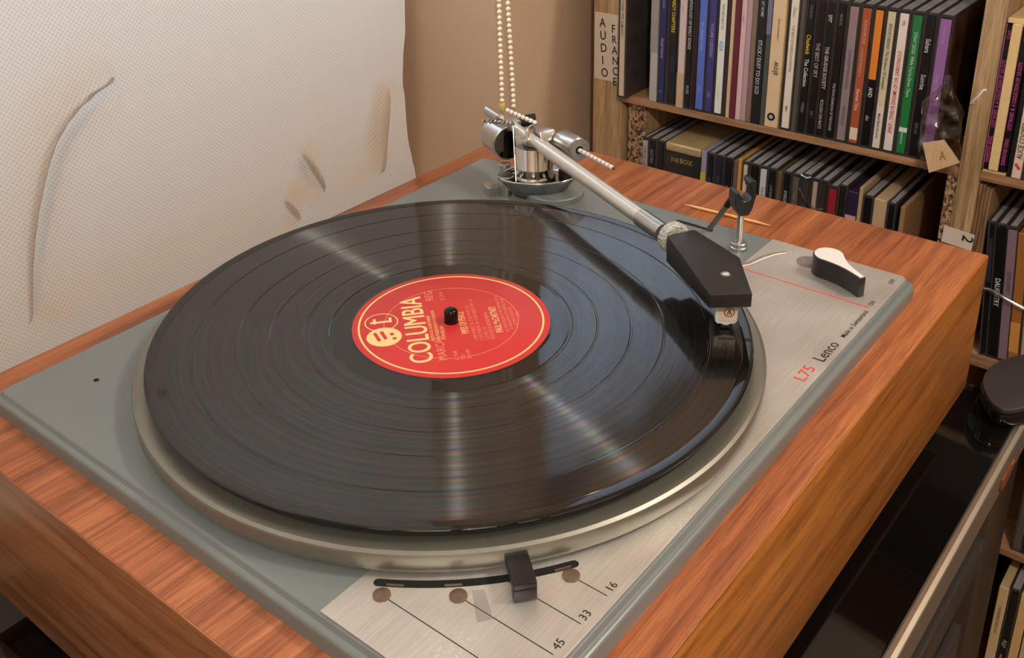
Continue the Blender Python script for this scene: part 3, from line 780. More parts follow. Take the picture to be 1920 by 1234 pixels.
# headshell: coffin shaped, tapering in height
poly = [(0.0998, -0.0663), (0.0635, -0.1116), (0.0768, -0.1274), (0.1030, -0.1071), (0.1149, -0.0742)]
ztop = [0.0466, 0.0425, 0.0425, 0.0448, 0.0466]; zbot = [0.0311, 0.0351, 0.0348, 0.0330, 0.0311]
hs = MB().prism(poly, zbot, ztop).build('headshell', m_blackmatt, ta, bevel=0.0005)
c_ = Vector((0.0845, -0.1090, 0.0437))
MB().lathe([(0.0026, -0.0006), (0.0026, 0.0003), (0.0019, 0.0006), (0.0017, 0.0002), (0.00001, 0.0002)], c_, 20, False).build('screw', m_chrome, ta)
# finger lift
b = MB()
fl = [Vector((0.1010, -0.1045, 0.0400)), Vector((0.1060, -0.1110, 0.0412)), Vector((0.1120, -0.1155, 0.0436)), Vector((0.1180, -0.1195, 0.0446)), Vector((0.1232, -0.1235, 0.0444))]
b.path(fl, [0.0010, 0.0008, 0.0008, 0.0007, 0.0005], 8)
b.build('finger_lift', m_chrome, ta)
# cartridge
cf = Vector((0.0763, -0.1149, 0)); cw = 0.0054; hd = Vector((-0.82, -0.572, 0)); hr_ = Vector((0.572, -0.82, 0))
def CP(f, r, z): return cf-hd*f+hr_*r+AZ*z
b = MB()
fr_ = [(-cw, 0.0360), (-cw, 0.0226), (-cw+0.0012, 0.0212), (-0.0018, 0.0212), (-0.0014, 0.0204), (0.0014, 0.0204), (0.0018, 0.0212), (cw-0.0012, 0.0212), (cw, 0.0226), (cw, 0.0360)]
n_ = len(fr_)
b.v = [tuple(CP(0, r, z)) for r, z in fr_]+[tuple(CP(0.017, r, z)) for r, z in fr_]
b.f = [tuple(range(n_)), tuple(range(2*n_-1, n_-1, -1))]+[(i, (i+1) % n_, n_+(i+1) % n_, n_+i) for i in range(n_)]
ct = b.build('cartridge', m_pale, ta, bevel=0.0003, seg=1)
def flat(pts2, name, m, lift=0.00012):
    b_ = MB(); b_.v = [tuple(CP(-lift, r, z)) for r, z in pts2]; b_.f = [tuple(range(len(pts2)))]; return b_
MB().obox(CP(-0.0002, 0.0010, 0.0294), hr_, AZ, hd, 0.0043, 0.0063, 0.0003).build('cartridge_face', m_cream, ta, smooth=0)
b = MB()
lc = (0.0012, 0.0282); R1, R2 = 0.00265, 0.0022; N_ = 28
b.v = [tuple(CP(-0.0006, lc[0]+R1*math.cos(2*PI*i/N_), lc[1]+R1*math.sin(2*PI*i/N_))) for i in range(N_)]+[tuple(CP(-0.0006, lc[0]+R2*math.cos(2*PI*i/N_), lc[1]+R2*math.sin(2*PI*i/N_))) for i in range(N_)]
b.f = [(i, (i+1) % N_, N_+(i+1) % N_, N_+i) for i in range(N_)]
def poly2(ps): b.add([CP(-0.0006, lc[0]+x, lc[1]+z) for x, z in ps], [tuple(range(len(ps)))])
poly2([(0, 0.0021), (-0.0013, -0.0013), (-0.0008, -0.0013), (0.0001, 0.0011)])
poly2([(0, 0.0021), (0.0013, -0.0013), (0.0008, -0.0013), (-0.0001, 0.0011)])
poly2([(0.0001, 0.0004), (-0.0003, -0.0012), (0.0004, -0.0012)])
b.build('cartridge_emblem', m_ink, ta, smooth=0)
b = MB().obox(CP(0.004, 0, 0.0200), hr_, AZ, hd, 0.0022, 0.0012, 0.0035)
b.tube(CP(0.003, 0, 0.0205), CP(0.0006, 0, 0.0188), 0.0004)
b.build('stylus', m_black, ta)
# bearing block, hooks, weights
b = shape_extrude([(-0.006, 0.0365), (0.0065, 0.0365), (0.0085, 0.0405), (0.0055, 0.0470), (-0.003, 0.0470)], T(0.174, 0.0125, 0), AD*-1, AZ, AR, 0.0058)
b.build('bearing_block', m_satin, ta, bevel=0.0006)
b = MB().path([T(0.166, -0.0035, 0.0340), T(0.1675, -0.0030, 0.0440), T(0.169, -0.0020, 0.0485), T(0.1715, 0.0006, 0.0502), T(0.174, 0.0040, 0.0498), T(0.1755, 0.0060, 0.0470)], 0.0013, 10)
b.build('hook_wire', m_chrome, ta)
def ridged(p0, p1, r, n, name, parent, m):
    p0, p1 = Vector(p0), Vector(p1)
    o = MB().path([p0, p1], r*0.80, 12).build(name, m_ink if False else m_rod, parent, smooth=40)
    b_ = MB()
    for i in range(n):
        b_.path([p0.lerp(p1, (i+0.04)/n), p0.lerp(p1, (i+0.80)/n)], r, 12)
    b_.build('rib', m, o, smooth=40, kind='stuff')
    return o
ridged(T(0.1905, -0.0075, 0.0585), T(0.1765, 0.0088, 0.0502), 0.0015, 8, 'notched_rod', ta, m_white)
hp = []
q0, q1 = T(0.2030, -0.0190, 0.0482), T(0.1885, -0.0022, 0.0478); qd = (q1-q0).normalized(); qu = qd.cross(AZ)
for i in range(113):
    t = i/112; a = t*8*2*PI; hp.append(q0.lerp(q1, t)+(qu*math.cos(a)+AZ*math.sin(a))*0.0015)
MB().path(hp, 0.00048, 6).build('spring', m_chrome, ta)
MB().tube(q0, q1, 0.0006).build('spring_rod', m_rod, ta)
b = MB().path([T(0.1885, -0.0022, 0.0478), T(0.1870, -0.0040, 0.0470), T(0.1700, -0.0108, 0.0140)], 0.00045, 8)
b.build('anti_skate_wire', m_rod, ta)
MB().tube(T(0.1975, -0.0060, 0.0180), T(0.2020, -0.0040, 0.0478), 0.00022, n=6).build('thread', m_white, ta)
MB().lathe([(0.0036, 0.0), (0.0036, 0.0048), (0.0040, 0.0052), (0.0040, 0.0072), (0.0030, 0.0080), (0.0012, 0.0086)], tuple(T(0.1950, -0.0072, 0.0098)), 20).build('anti_skate_weight', m_satin, ta)
# counterweight: cylinder along the arm with a flat saddle on top
cwA, cwB = T(0.1955, -0.0030, 0.0315), T(0.2175, -0.0030, 0.0315)
cw_ = MB().path([cwA, T(0.1960, -0.0030, 0.0315), T(0.2170, -0.0030, 0.0315), cwB], [0.0120, 0.0125, 0.0125, 0.0120], 40).build('counterweight', m_satin, ta, smooth=40)
MB().path([T(0.1952, -0.0030, 0.0315), T(0.1956, -0.0030, 0.0315)], [0.0112, 0.0114], 40).build('counterweight_face', mat('dark_chrome', rgb(90, 84, 82), 0.08, metal=1.0), ta)
MB().obox(T(0.2035, 0.0010, 0.0435), AD, AR, AZ, 0.0085, 0.0055, 0.0030).build('saddle', m_satin, ta, bevel=0.0008)
MB().path([T(0.205, -0.0055, 0.0470), T(0.2215, -0.0075, 0.0482)], 0.0034, 20).build('rear_stub', m_satin, ta)
MB().path([T(0.2005, 0.0080, 0.0440), T(0.1955, 0.0178, 0.0455)], 0.0042, 24).build('rubber_damper', m_rubber, ta, smooth=40)
# side balance weight on its notched rod
swc = [T(0.1645, 0.0228, 0.0392), T(0.1455, 0.0238, 0.0390)]
MB().path([T(0.1652, 0.0228, 0.0392), swc[0], swc[1], T(0.1448, 0.0238, 0.0390)], [0.0078, 0.0084, 0.0084, 0.0078], 36).build('side_weight', m_satin, ta, smooth=40)
MB().path([T(0.1449, 0.0238, 0.0390), T(0.1446, 0.0238, 0.0390)], [0.0028, 0.0028], 16).build('weight_bore', m_hole, ta)
MB().path([T(0.1800, 0.0200, 0.0405), T(0.164, 0.0228, 0.0395)], 0.0010, 10).build('side_rod', m_satin, ta)
ridged(T(0.1450, 0.0240, 0.0388), T(0.1130, 0.0312, 0.0360), 0.0015, 9, 'side_notched_rod', ta, m_white)
MB().obox(T(0.1580, 0.0205, 0.0165), AD, AR, AZ, 0.0035, 0.0035, 0.0042).build('stop_block', m_black, ta, bevel=0.0005)
MB().lathe([(0.0040, 0.0), (0.0040, 0.0123), (0.0060, 0.0125), (0.0061, 0.0130), (0.0061, 0.0148), (0.0056, 0.0153)], (0.1705, 0.1010, 0), 28).build('thumb_screw', m_satin, ta)
MB().obox((0.1668, 0.1112, 0.0032), (0.5, 0.866, 0), (0.866, -0.5, 0), AZ, 0.0055, 0.0042, 0.0032).build('base_block', m_satin, tt, bevel=0.0005)

# ------------------------------------------------------------------ the record
RZ = 0.0183
rec = thing('vinyl_record', 'black long-playing record with red label lying on the platter', 'record', (0, 0, 0.0160))
def dip(r, d=0.00022, w_=0.0007): return [(r-w_, RZ-0.0003), (r-w_*0.45, RZ-0.0003-d), (r+w_*0.45, RZ-0.0003-d), (r+w_, RZ-0.0003)]
prof = [(0.1485, 0.0160), (0.1500, 0.0164), (0.1506, 0.0171), (0.1506, 0.0177), (0.1502, 0.0182), (0.1494, 0.01835), (0.1480, 0.01828), (0.1462, 0.0181), (0.1455, 0.0180), (0.1450, 0.0178)]
for r in (0.1295, 0.1075, 0.0913, 0.0745):
    prof += [(q[0], q[1]) for q in dip(r)[::-1]]
prof += [(0.0622, 0.0180), (0.0616, 0.0177), (0.0606, 0.0177), (0.0600, 0.0178), (0.0520, 0.0179), (0.0508, 0.0181), (0.0036, 0.0181)]
d_ = MB().lathe(prof, (0, 0, 0), 256, False)
d_.lathe([(0.0036, 0.0160), (0.1485, 0.0160)], (0, 0, 0), 256, False)
d_.build('disc', m_vinyl, rec, smooth=8)
LBZ = 0.01835
lb = MB().lathe([(0.0505, 0.0181), (0.0505, LBZ-0.0001), (0.0503, LBZ), (0.0038, LBZ)], (0, 0, 0), 160, False).build('label', m_label, rec, smooth=30)
lt_ = Vector((0.657, 0.754, 0)); lu_ = Vector((-0.754, 0.657, 0)); lo = Vector((0, 0, LBZ+0.00008))
def ringm(r0, r1, z, n=160, c=(0, 0)):
    b_ = MB()
    b_.v = [(c[0]+r*math.cos(2*PI*i/n), c[1]+r*math.sin(2*PI*i/n), z) for r in (r0, r1) for i in range(n)]
    b_.f = [(i, (i+1) % n, n+(i+1) % n, n+i) for i in range(n)]; return b_
ringm(0.0465, 0.0475, LBZ+0.00008).build('gold_ring', m_gold, lb, smooth=0)
ringm(0.0341, 0.03445, LBZ+0.00006).build('pressing_ring', m_faint, lb, smooth=0)
b = None
for k_, (ox, oy) in enumerate(((-0.00022, -0.0001), (0.00022, 0.0001), (0.0, 0.0))):
    text('COLUMBIA', 0.0160, m_gold, lb, lo+lu_*(0.0131+oy)-lt_*(0.0352-ox)+Vector((0, 0, 0.00003*k_)), lt_, lu_, name='title_lettering', sx=0.80)
for q_ in (('MARCAS', -0.0350, 0.0, 1.0), ('REG.', 0.0230, 0.0, 1.0)): text([q_], 0.0062, m_faint, lb, lo+lu_*0.0064, lt_, lu_, sx=0.9)
text([('PRINTED IN U.S.A.  ALL RIGHTS RESERVED', -0.0165, 0.0040, 1.0), ('UNAUTHORIZED DUPLICATION IS A VIOLATION', -0.0165, 0.0012, 1.0), ('OF APPLICABLE LAWS', -0.0165, -0.0016, 1.0)], 0.0024, m_gold, lb, lo+lu_*0.0064, lt_, lu_, sx=0.55)
text([('PIPES OF PEACE', -0.0134, -0.0072, 1.0), ('PAUL McCARTNEY', -0.0158, -0.0242, 1.0)], 0.0052, m_gold, lb, lo, lt_, lu_, sx=0.60, bold=0.004)
rows = [('1. PIPES OF PEACE  3:56   2. SAY SAY SAY  3:55', -0.0108), ('3. THE OTHER ME  3:58   4. KEEP UNDER COVER  3:05', -0.0136), ('5. SO BAD  3:20', -0.0164), ('PRODUCED BY GEORGE MARTIN', -0.0192)]
text([(t_, -0.021, y_, 1.0) for t_, y_ in rows] + [('ALL SONGS PUBLISHED BY MPL COMMUNICATIONS', -0.016, -0.0272, .9), ('BY ARRANGEMENT WITH ORIGINAL SOUND', -0.014, -0.0298, .9), ('RECORDING MADE BY MPL', -0.011, -0.0324, .9), ('STEREO', -0.003, -0.0352, .9), ('QC 39149', 0.022, 0.0005, 1.2), ('AL 39149', -0.036, 0.0008, 1.2), ('SIDE 1', -0.036, -0.0022, 1.1), ('33 1/3 RPM', -0.036, -0.0052, 1.0)], 0.0028, m_faint, lb, lo, lt_, lu_, sx=0.62)
ec1 = lt_*0.0066+lu_*0.0352; ec2 = lt_*-0.0078+lu_*0.0348
b = ringm(0.0080, 0.0086, LBZ+0.00010, 40, (ec1.x, ec1.y))
b.v = [tuple(Vector((ec1.x, ec1.y, 0)) + (Vector(v)-Vector((ec1.x, ec1.y, 0)))) for v in b.v]
for k in range(40):
    pass
n40 = 40
b.add([Vector((ec2.x+0.0088*math.cos(2*PI*i/n40), ec2.y+0.0088*math.sin(2*PI*i/n40), LBZ+0.00009)) for i in range(n40)], [tuple(range(n40))])
def quad(b_, c, hx, hy, rot, z):
    u = lt_*math.cos(rot)+lu_*math.sin(rot); v = -lt_*math.sin(rot)+lu_*math.cos(rot)
    c = Vector((c.x, c.y, z)); b_.add([c+u*hx+v*hy, c-u*hx+v*hy, c-u*hx-v*hy, c+u*hx-v*hy], [(0, 1, 2, 3)])
quad(b, ec1+lu_*0.0002, 0.0009, 0.0055, 0, LBZ+0.00013); quad(b, ec1+lu_*0.0035+lt_*0.001, 0.0026, 0.0007, 0, LBZ+0.00016); quad(b, ec1-lu_*0.0046+lt_*0.0012, 0.0024, 0.0007, 0, LBZ+0.00019)
b.build('emblem', m_gold, lb, smooth=0)
b = MB()
quad(b, ec2+lu_*0.0035+lt_*0.0005, 0.0042, 0.0009, 0.25, LBZ+0.00016); quad(b, ec2+lu_*0.0002+lt_*0.0015, 0.0040, 0.0009, 0.25, LBZ+0.00016)
quad(b, ec2-lu_*0.0040+lt_*0.0018, 0.0012, 0.0009, 0.2, LBZ+0.00016); quad(b, ec2-lu_*0.0050-lt_*0.0025, 0.0010, 0.0009, 0.2, LBZ+0.00016)
b.build('emblem_bars', m_label, lb, smooth=0)

# toothpick on the plinth
tp0, tp1 = Vector((0.2490, 0.0056, PZ1+0.0011)), Vector((0.2530, -0.0571, PZ1+0.0011))
o = MB().path([tp0, tp0.lerp(tp1, .03), tp0.lerp(tp1, .16), tp0.lerp(tp1, .84), tp0.lerp(tp1, .97), tp1], [0.0002, 0.0004, 0.0010, 0.0010, 0.0004, 0.0002], 10).build('toothpick', m_pick, None, smooth=60)
tag(o, 'pale wooden toothpick lying on the teak plinth behind the arm rest', 'toothpick')

# ------------------------------------------------------------------ CD rack
XF = 0.508
rk = thing('cd_rack', 'oak-look open rack full of compact discs behind the turntable', 'rack', (0.6, 0.0, -0.75))
XB = 0.672; RTOP = 0.20
MB().box(XF, XB, 0.2237, 0.2580, -0.75, RTOP).build('post', m_oak_z, rk, bevel=0.0008)
MB().box(XF, XB, -0.1212, -0.1045, -0.75, RTOP).build('post', m_oak_z, rk, bevel=0.0008)
MB().box(XF, XB, -0.4700, -0.4500, -0.75, RTOP).build('post', m_oak_z, rk, bevel=0.0008)
MB().box(XB, XB+0.006, -0.47, 0.258, -0.75, RTOP).build('back_panel', m_darkwood, rk)
for z, y0, y1, th in ((-0.0455, -0.1045, 0.2237, 0.0075), (-0.2095, -0.1045, 0.2237, 0.012),
                      (-0.0435, -0.45, -0.1212, 0.0085), (-0.2095, -0.45, -0.1212, 0.0125), (-0.394, -0.45, -0.1212, 0.010), (-0.560, -0.45, -0.1212, 0.012), (RTOP+0.012, -0.47, 0.258, 0.012)):
    MB().box(XF+0.001, XB, y0, y1, z-th, z).build('shelf_board', m_oak_y, rk, bevel=0.0006)
for x_, ya, yb_ in ((XF+0.006, 0.1975, 0.2182), (XF+0.002, -0.1043, -0.0958)):
    cu_ = MB().box(x_+0.0012, XB, ya, yb_, -0.2095, -0.0530).build('insert_upright', m_oak_z, rk)
    MB().box(x_, x_+0.0012, ya, yb_, -0.2095, -0.0530).build('chipboard_edge', m_chip, cu_)
# paper label AUDIO FRANCE stuck on the left post
pa = MB().box(XF-0.0004, XF, 0.2250, 0.2565, -0.0335, 0.0355).build('paper_label', m_paper, rk, smooth=0)
L0 = (XF-0.0006, 0, 0); RY = (0, -1, 0); UZ = (0, 0, 1)
text([(c, 0.0 + (0.0012 if c == 'I' else 0), -0.0128*i, 1.0) for i, c in enumerate('AUDIO')], 0.0125, m_ink, pa, (XF-0.0006, 0.2505, 0.0210), (0, -1, 0.08), (0, 0.05, 1), bold=0.012, sx=0.85)
text([(c, 0.0, -0.0108*i, 1.0) for i, c in enumerate('FRANCE')], 0.0115, m_ink, pa, (XF-0.0006, 0.2365, 0.0170), (0, -1, 0.08), (0, 0.05, 1), bold=0.012, sx=0.85)
pa2 = MB().obox((XF-0.0006, -0.1125, -0.1065), (0, 1, 0.08), (0, -0.05, 1), (1, 0, 0), 0.0125, 0.0075, 0.0003).build('paper_label', m_paper, rk, smooth=0)
text('2', 0.0125, m_ink, pa2, (XF-0.0012, -0.1165, -0.1015), (0, 0.12, -1), (0, -1, -0.12), bold=0.012)

# ------------------------------------------------------------------ compact discs
W = (236, 232, 226); K = (20, 19, 20); CR = (222, 198, 160)
def cd(y1, y0, zb, label, col, txt=None, tcol=None, x=XF, h=0.125, kind='jewel', flip=False, tz=None, tsize=None, lean=0.0, group=None, cw_=None, patches=(), depth=0.142, extra=None, name=None, sx=0.8):
    """one disc case between y1 (left) and y0 (right) standing on zb; its spine faces -x.
       txt: list of (string, height of its start above the case foot, size, colour); flip: reads upwards"""
    yc = (y0+y1)/2; wd = abs(y1-y0)-0.0002; zb += 0.00015
    nm = name or {'jewel': 'cd_case', 'sleeve': 'cd_sleeve', 'box': 'cd_box'}[kind]
    o = thing(nm, label, 'CD', (x, yc, zb), group)
    hw = wd/2
    if kind == 'jewel':
        t = 0.0016
        b_ = MB().box(x, x+depth, yc+hw-t, yc+hw, zb, zb+h).box(x+0.0008, x+depth, yc-hw, yc-hw+t, zb, zb+h)
        b_.box(x+0.0004, x+0.002, yc-hw+t, yc+hw-t, zb, zb+0.0022).box(x+0.0004, x+0.002, yc-hw+t, yc+hw-t, zb+h-0.0022, zb+h)
        b_.build('case', m_case, o, bevel=0.0003, seg=1)
        MB().box(x+0.0012, x+depth-0.0005, yc-hw+t, yc+hw-t, zb+h-0.0018, zb+h-0.0004).build('lit_top_edge', m_lit_top, o, smooth=0)  # top strip paler than the case, standing in for light on it
        MB().box(x+0.0012, x+depth-0.001, yc-hw+t, yc+hw-t, zb+0.001, zb+h-0.0019).build('tray', m_tray, o, smooth=0)
        c2 = cw_ or max(0.0022, wd-0.0036)
        MB().box(x-0.0001, x+0.0012, yc-c2/2, yc+c2/2, zb+0.0026, zb+h-0.0035).build('spine_card', colmat(col), o, smooth=0)
        zlo, zhi = zb+0.0026, zb+h-0.0035
    else:
        c2 = wd
        MB().box(x, x+depth, yc-hw, yc+hw, zb, zb+h).build('cover', colmat(col, 0.45), o, bevel=min(0.0006, wd*0.2), seg=1)
        zlo, zhi = zb, zb+h
    xs_ = x-0.0003
    for (za, zc, pc) in patches:
        MB().box(x-0.0003, x+0.0006, yc-c2/2*0.98, yc+c2/2*0.98, zb+za, zb+zc).build('colour_field', colmat(pc), o, smooth=0)
        xs_ = x-0.0005
    if txt:
        for s, z0, sz, tc_ in txt:
            if flip: text(s, sz, colmat(tc_), o, (xs_-0.0001, yc-sz*0.34, zb+z0), (0, 0, 1), (0, 1, 0), sx=sx, bold=0.006)
            else: text(s, sz, colmat(tc_), o, (xs_-0.0001, yc+sz*0.34, zb+z0), (0, 0, -1), (0, -1, 0), sx=sx, bold=0.005)
    if extra: extra(o, x, yc, hw, zb, h)
    if lean: o.rotation_euler = (lean, 0, 0)
    return o

ZU = -0.0455; GU = 'CDs on the upper shelf'
R1 = 0.0052
def art(o, x, yc, hw, zb, h):
    a = MB().box(x+0.004, x+0.138, yc-hw-0.0003, yc-hw+0.0004, zb+0.003, zb+h-0.003).build('cover_art', mat('orange_swirl_art', rgb(70, 44, 30), 0.25, var=0.9, scale=45), o, smooth=0)
up = [
 (.1921, .1835, 'grey-white paper spine at the left end of the upper shelf', (176, 170, 166), None, dict(kind='sleeve', h=.131, patches=((.05, .131, (146, 142, 140)),))),
 (.1833, .1735, 'navy spine with pink lettering beside the grey-white spine', (42, 46, 92), [('Grand Central', .066, .0042, (206, 160, 206)), ('LIVE SESSIONS', .112, .0034, (140, 140, 170)), ('disc', .014, .003, (150, 150, 190))], {}),
 (.1733, .1616, 'black spine with yellow lettering on the upper shelf', (30, 29, 30), [('HARDY CHAPTERS', .108, .0052, (222, 198, 62)), ('BLUE SIDE', .050, .0045, (52, 62, 112))], dict(flip=False)),
 (.1614, .1539, 'slim pinkish cream spine between two black spines with text', (206, 184, 180), [('la vie', .10, .003, (150, 130, 130))], dict(kind='sleeve', h=.127, patches=((0, .035, (196, 166, 138)),))),
 (.1537, .1452, 'black spine with long white lettering left of the bright blue spine', (24, 23, 24), [('THE ANTHOLOGY OF EARLY SONGS', .118, .0044, (206, 202, 198)), ('MUSIC', .024, .0040, (190, 186, 182))], {}),
 (.1450, .1412, 'thin black case with a maroon edge left of the bright blue spine', (48, 26, 30), None, dict(kind='sleeve', h=.124)),
 (.1410, .1320, 'bright blue spine on the upper shelf', (86, 108, 190), [('the collected works', .088, .0042, (160, 176, 226)), ('two', .026, .004, (150, 166, 220))], dict(cw_=.0072)),
 (.1318, .1212, 'dark violet-blue spine right of the bright blue spine', (66, 58, 116), [('VOLUME II SESSIONS', .088, .0044, (168, 162, 206)), ('CBS', .022, .004, (168, 162, 206))], dict(cw_=.0068)),
 (.1210, .1122, 'white spine with a light blue word on the upper shelf', (226, 224, 212), [('THE VERY BEST OF', .108, .0036, (120, 118, 112)), ('ASIA', .073, .0060, (66, 150, 206)), ('a record', .026, .003, (170, 166, 156))], dict(cw_=.0066)),
 (.1120, .1090, 'thin dark brown sleeve right of the white spine with blue word', (62, 44, 46), None, dict(kind='sleeve', h=.124)),
 (.1087, .1050, 'thin cream sleeve left of the wider maroon sleeve', (206, 178, 142), None, dict(kind='sleeve', h=.126)),
 (.1048, .0989, 'maroon sleeve on the upper shelf', (98, 34, 46), None, dict(kind='sleeve', h=.126)),
 (.0987, .0934, 'slim pale pink sleeve directly right of the maroon sleeve', (214, 176, 174), [('songs of', .10, .0026, (150, 100, 104))], dict(kind='sleeve', h=.126)),
 (.0932, .0880, 'slim mauve-pink sleeve, second to the right of the maroon sleeve', (176, 146, 152), None, dict(kind='sleeve', h=.127)),
 (.0878, .0831, 'slim beige-brown sleeve left of the black spine with white capitals', (128, 104, 88), None, dict(kind='sleeve', h=.127)),
 (.0829, .0740, 'black spine with white capitals left of the wide cream box', (27, 26, 27), [('STUCK / DUST TO DO 2CD', .080, .0052, (222, 220, 216)), ('LIVE AT HOME', .122, .0040, (206, 204, 200))], dict(kind='sleeve', h=.126)),
 (.0738, .0692, 'dark grey-green sleeve touching the wide cream box', (74, 78, 74), None, dict(kind='sleeve', h=.126, patches=((.086, .126, (112, 112, 130)),))),
 (.0690, .0562, 'wide cream box with the word slow on its spine', (218, 188, 148), [('slow', .050, .0085, (88, 68, 50)), ('a collection of songs', .082, .0030, (120, 98, 74))], dict(kind='box', h=.130, flip=True)),
 (.0538, .0434, 'white spine with grey lettering just right of the wide cream box', (226, 212, 194), [('Classic', .114, .0040, (150, 138, 124)), ('THE BEST OF EVERYDAY PARTIES', .098, .0036, (132, 120, 108)), ('BMG', .024, .0034, (140, 126, 112))], dict(cw_=.0066)),
 (.0432, .0387, 'thin brown-grey clear case right of the white spine', (84, 76, 68), None, dict(kind='sleeve', h=.124)),
 (.0385, .0290, 'black spine with a yellow word and white words below it', (26, 24, 24), [('Chadwick', .092, .0056, (226, 194, 40)), ('The Collection', .070, .0052, (222, 218, 212)), ('STEREO', .030, .0034, (150, 146, 142)), ('THE BAND', .118, .003, (120, 116, 112))], {}),
 (.0288, .0209, 'black spine with thin grey capitals right of the one with a yellow word', (24, 22, 23), [('THE BEST OF SKY', .086, .0050, (176, 172, 168)), ('SBR 1', .024, .0034, (110, 108, 106))], dict(cw_=.006)),
 (.0207, .0123, 'black spine with three short bold white words', (25, 23, 24), [('SPIT', .112, .0046, (214, 210, 206)), ('THE GRUDGE SOCIETY', .084, .0046, (208, 204, 200)), ('ROUGH ON RATS', .036, .0042, (186, 182, 178))], dict(cw_=.006)),
 (.0121, .0020, 'black spine with small white lettering left of the mauve spine', (22, 20, 21), [('MUSICAL', .114, .0032, (128, 124, 122)), ('THE PATH DIVERSION OF THE HOUSE', .053, .0032, (188, 184, 180))], {}),
 (.0018, -.0088, 'mauve-grey spine on the upper shelf', (142, 122, 124), [('Emily', .112, .0050, (176, 130, 140)), ('STRONGER THAN BEFORE', .084, .0036, (96, 82, 84)), ('FIRST EDITION', .034, .0034, (84, 70, 74))], {}),
 (-.0090, -.0196, 'rust-brown spine with a white foot and small black emblem', (164, 84, 54), [('ALISON MOORE', .112, .0036, (220, 178, 150)), ('a mountain between us', .088, .0034, (214, 168, 140)), ('Sharman Time', .052, .0042, (236, 214, 196))], dict(patches=((.0055, .0165, (220, 200, 176)),))),
 (-.0198, -.0298, 'orange-topped spine with a black lower half', (18, 16, 17), [('AND', .055, .0050, (226, 222, 216)), ('disc', .0300, .004, (200, 196, 192))], dict(patches=((.062, .1215, (220, 128, 50)),))),
 (-.0298, -.0396, 'beige spine with small grey lettering left of the white one lettered red', (206, 192, 160), [("SPOCK'S BEARD  The Kindness Of Strangers", .112, .0038, (92, 88, 76)), ('Metal Blade Records', .034, .0034, (110, 96, 84))], dict(patches=((.0026, .040, (218, 206, 192)),))),
 (-.0396, -.0502, 'white spine with bold red lettering on the upper shelf', (226, 214, 202), [('SPIRIT - TWELVE DREAMS OF DR. SARDONICUS', .018, .0046, (196, 34, 40)), ('Epic', .112, .0034, (206, 60, 60))], dict(flip=True, sx=0.74)),
 (-.0504, -.0610, 'green spine with white lettering on the upper shelf', (34, 118, 62), [("STRAY DOG!  While You're Down There", .108, .0040, (206, 222, 204)), ('manticore', .022, .0034, (190, 212, 190))], dict(patches=((.0215, .0255, (210, 220, 196)),))),
 (-.0610, -.0714, 'black spine with two white words left of the purple spine', (22, 20, 24), [('Sahara', .104, .0056, (206, 206, 214)), ('Sunrise', .074, .0056, (200, 200, 210)), ('ESM 002', .032, .0036, (110, 110, 130))], {}),
 (-.0716, -.0836, 'purple spine at the right end of the upper shelf', (146, 100, 158), [('Force Live', .116, .0042, (188, 150, 200)), ('Keep The Faith', .076, .0046, (188, 150, 196))], dict(extra=art, patches=((.0026, .0145, (22, 18, 26)),))),
]
for y1, y0, lab, col, txt, kw in up:
    cd(y1, y0, ZU, lab + (' among the upright CDs' if len(lab.split()) < 5 else ''), col, txt, group=GU, **kw)
# round logo on the wide cream box
slow = [o for o in bpy.data.objects if o.get('label', '').startswith('wide cream box')][0]
b = MB(); yb = .0626
b.tube((XF-0.0003, yb, ZU+0.0105), (XF+0.0002, yb, ZU+0.0105), 0.0038, n=28); b.build('round_logo', m_ink, slow, smooth=0)
b = MB(); b.tube((XF-0.0005, yb, ZU+0.0105), (XF-0.0002, yb, ZU+0.0105), 0.0018, n=20); b.build('logo_letter', colmat((176, 176, 196)), slow, smooth=0)
# the case standing proud in front of the left post
cd(.2232, .2136, -0.0455, 'cream-edged clear case standing proud of the left rack post', (206, 186, 166), [('LAND SIDE STORIES  POP ALMANAC', .118, .0042, (70, 58, 50))], x=0.499, kind='jewel', flip=False, cw_=.0052, group=GU)

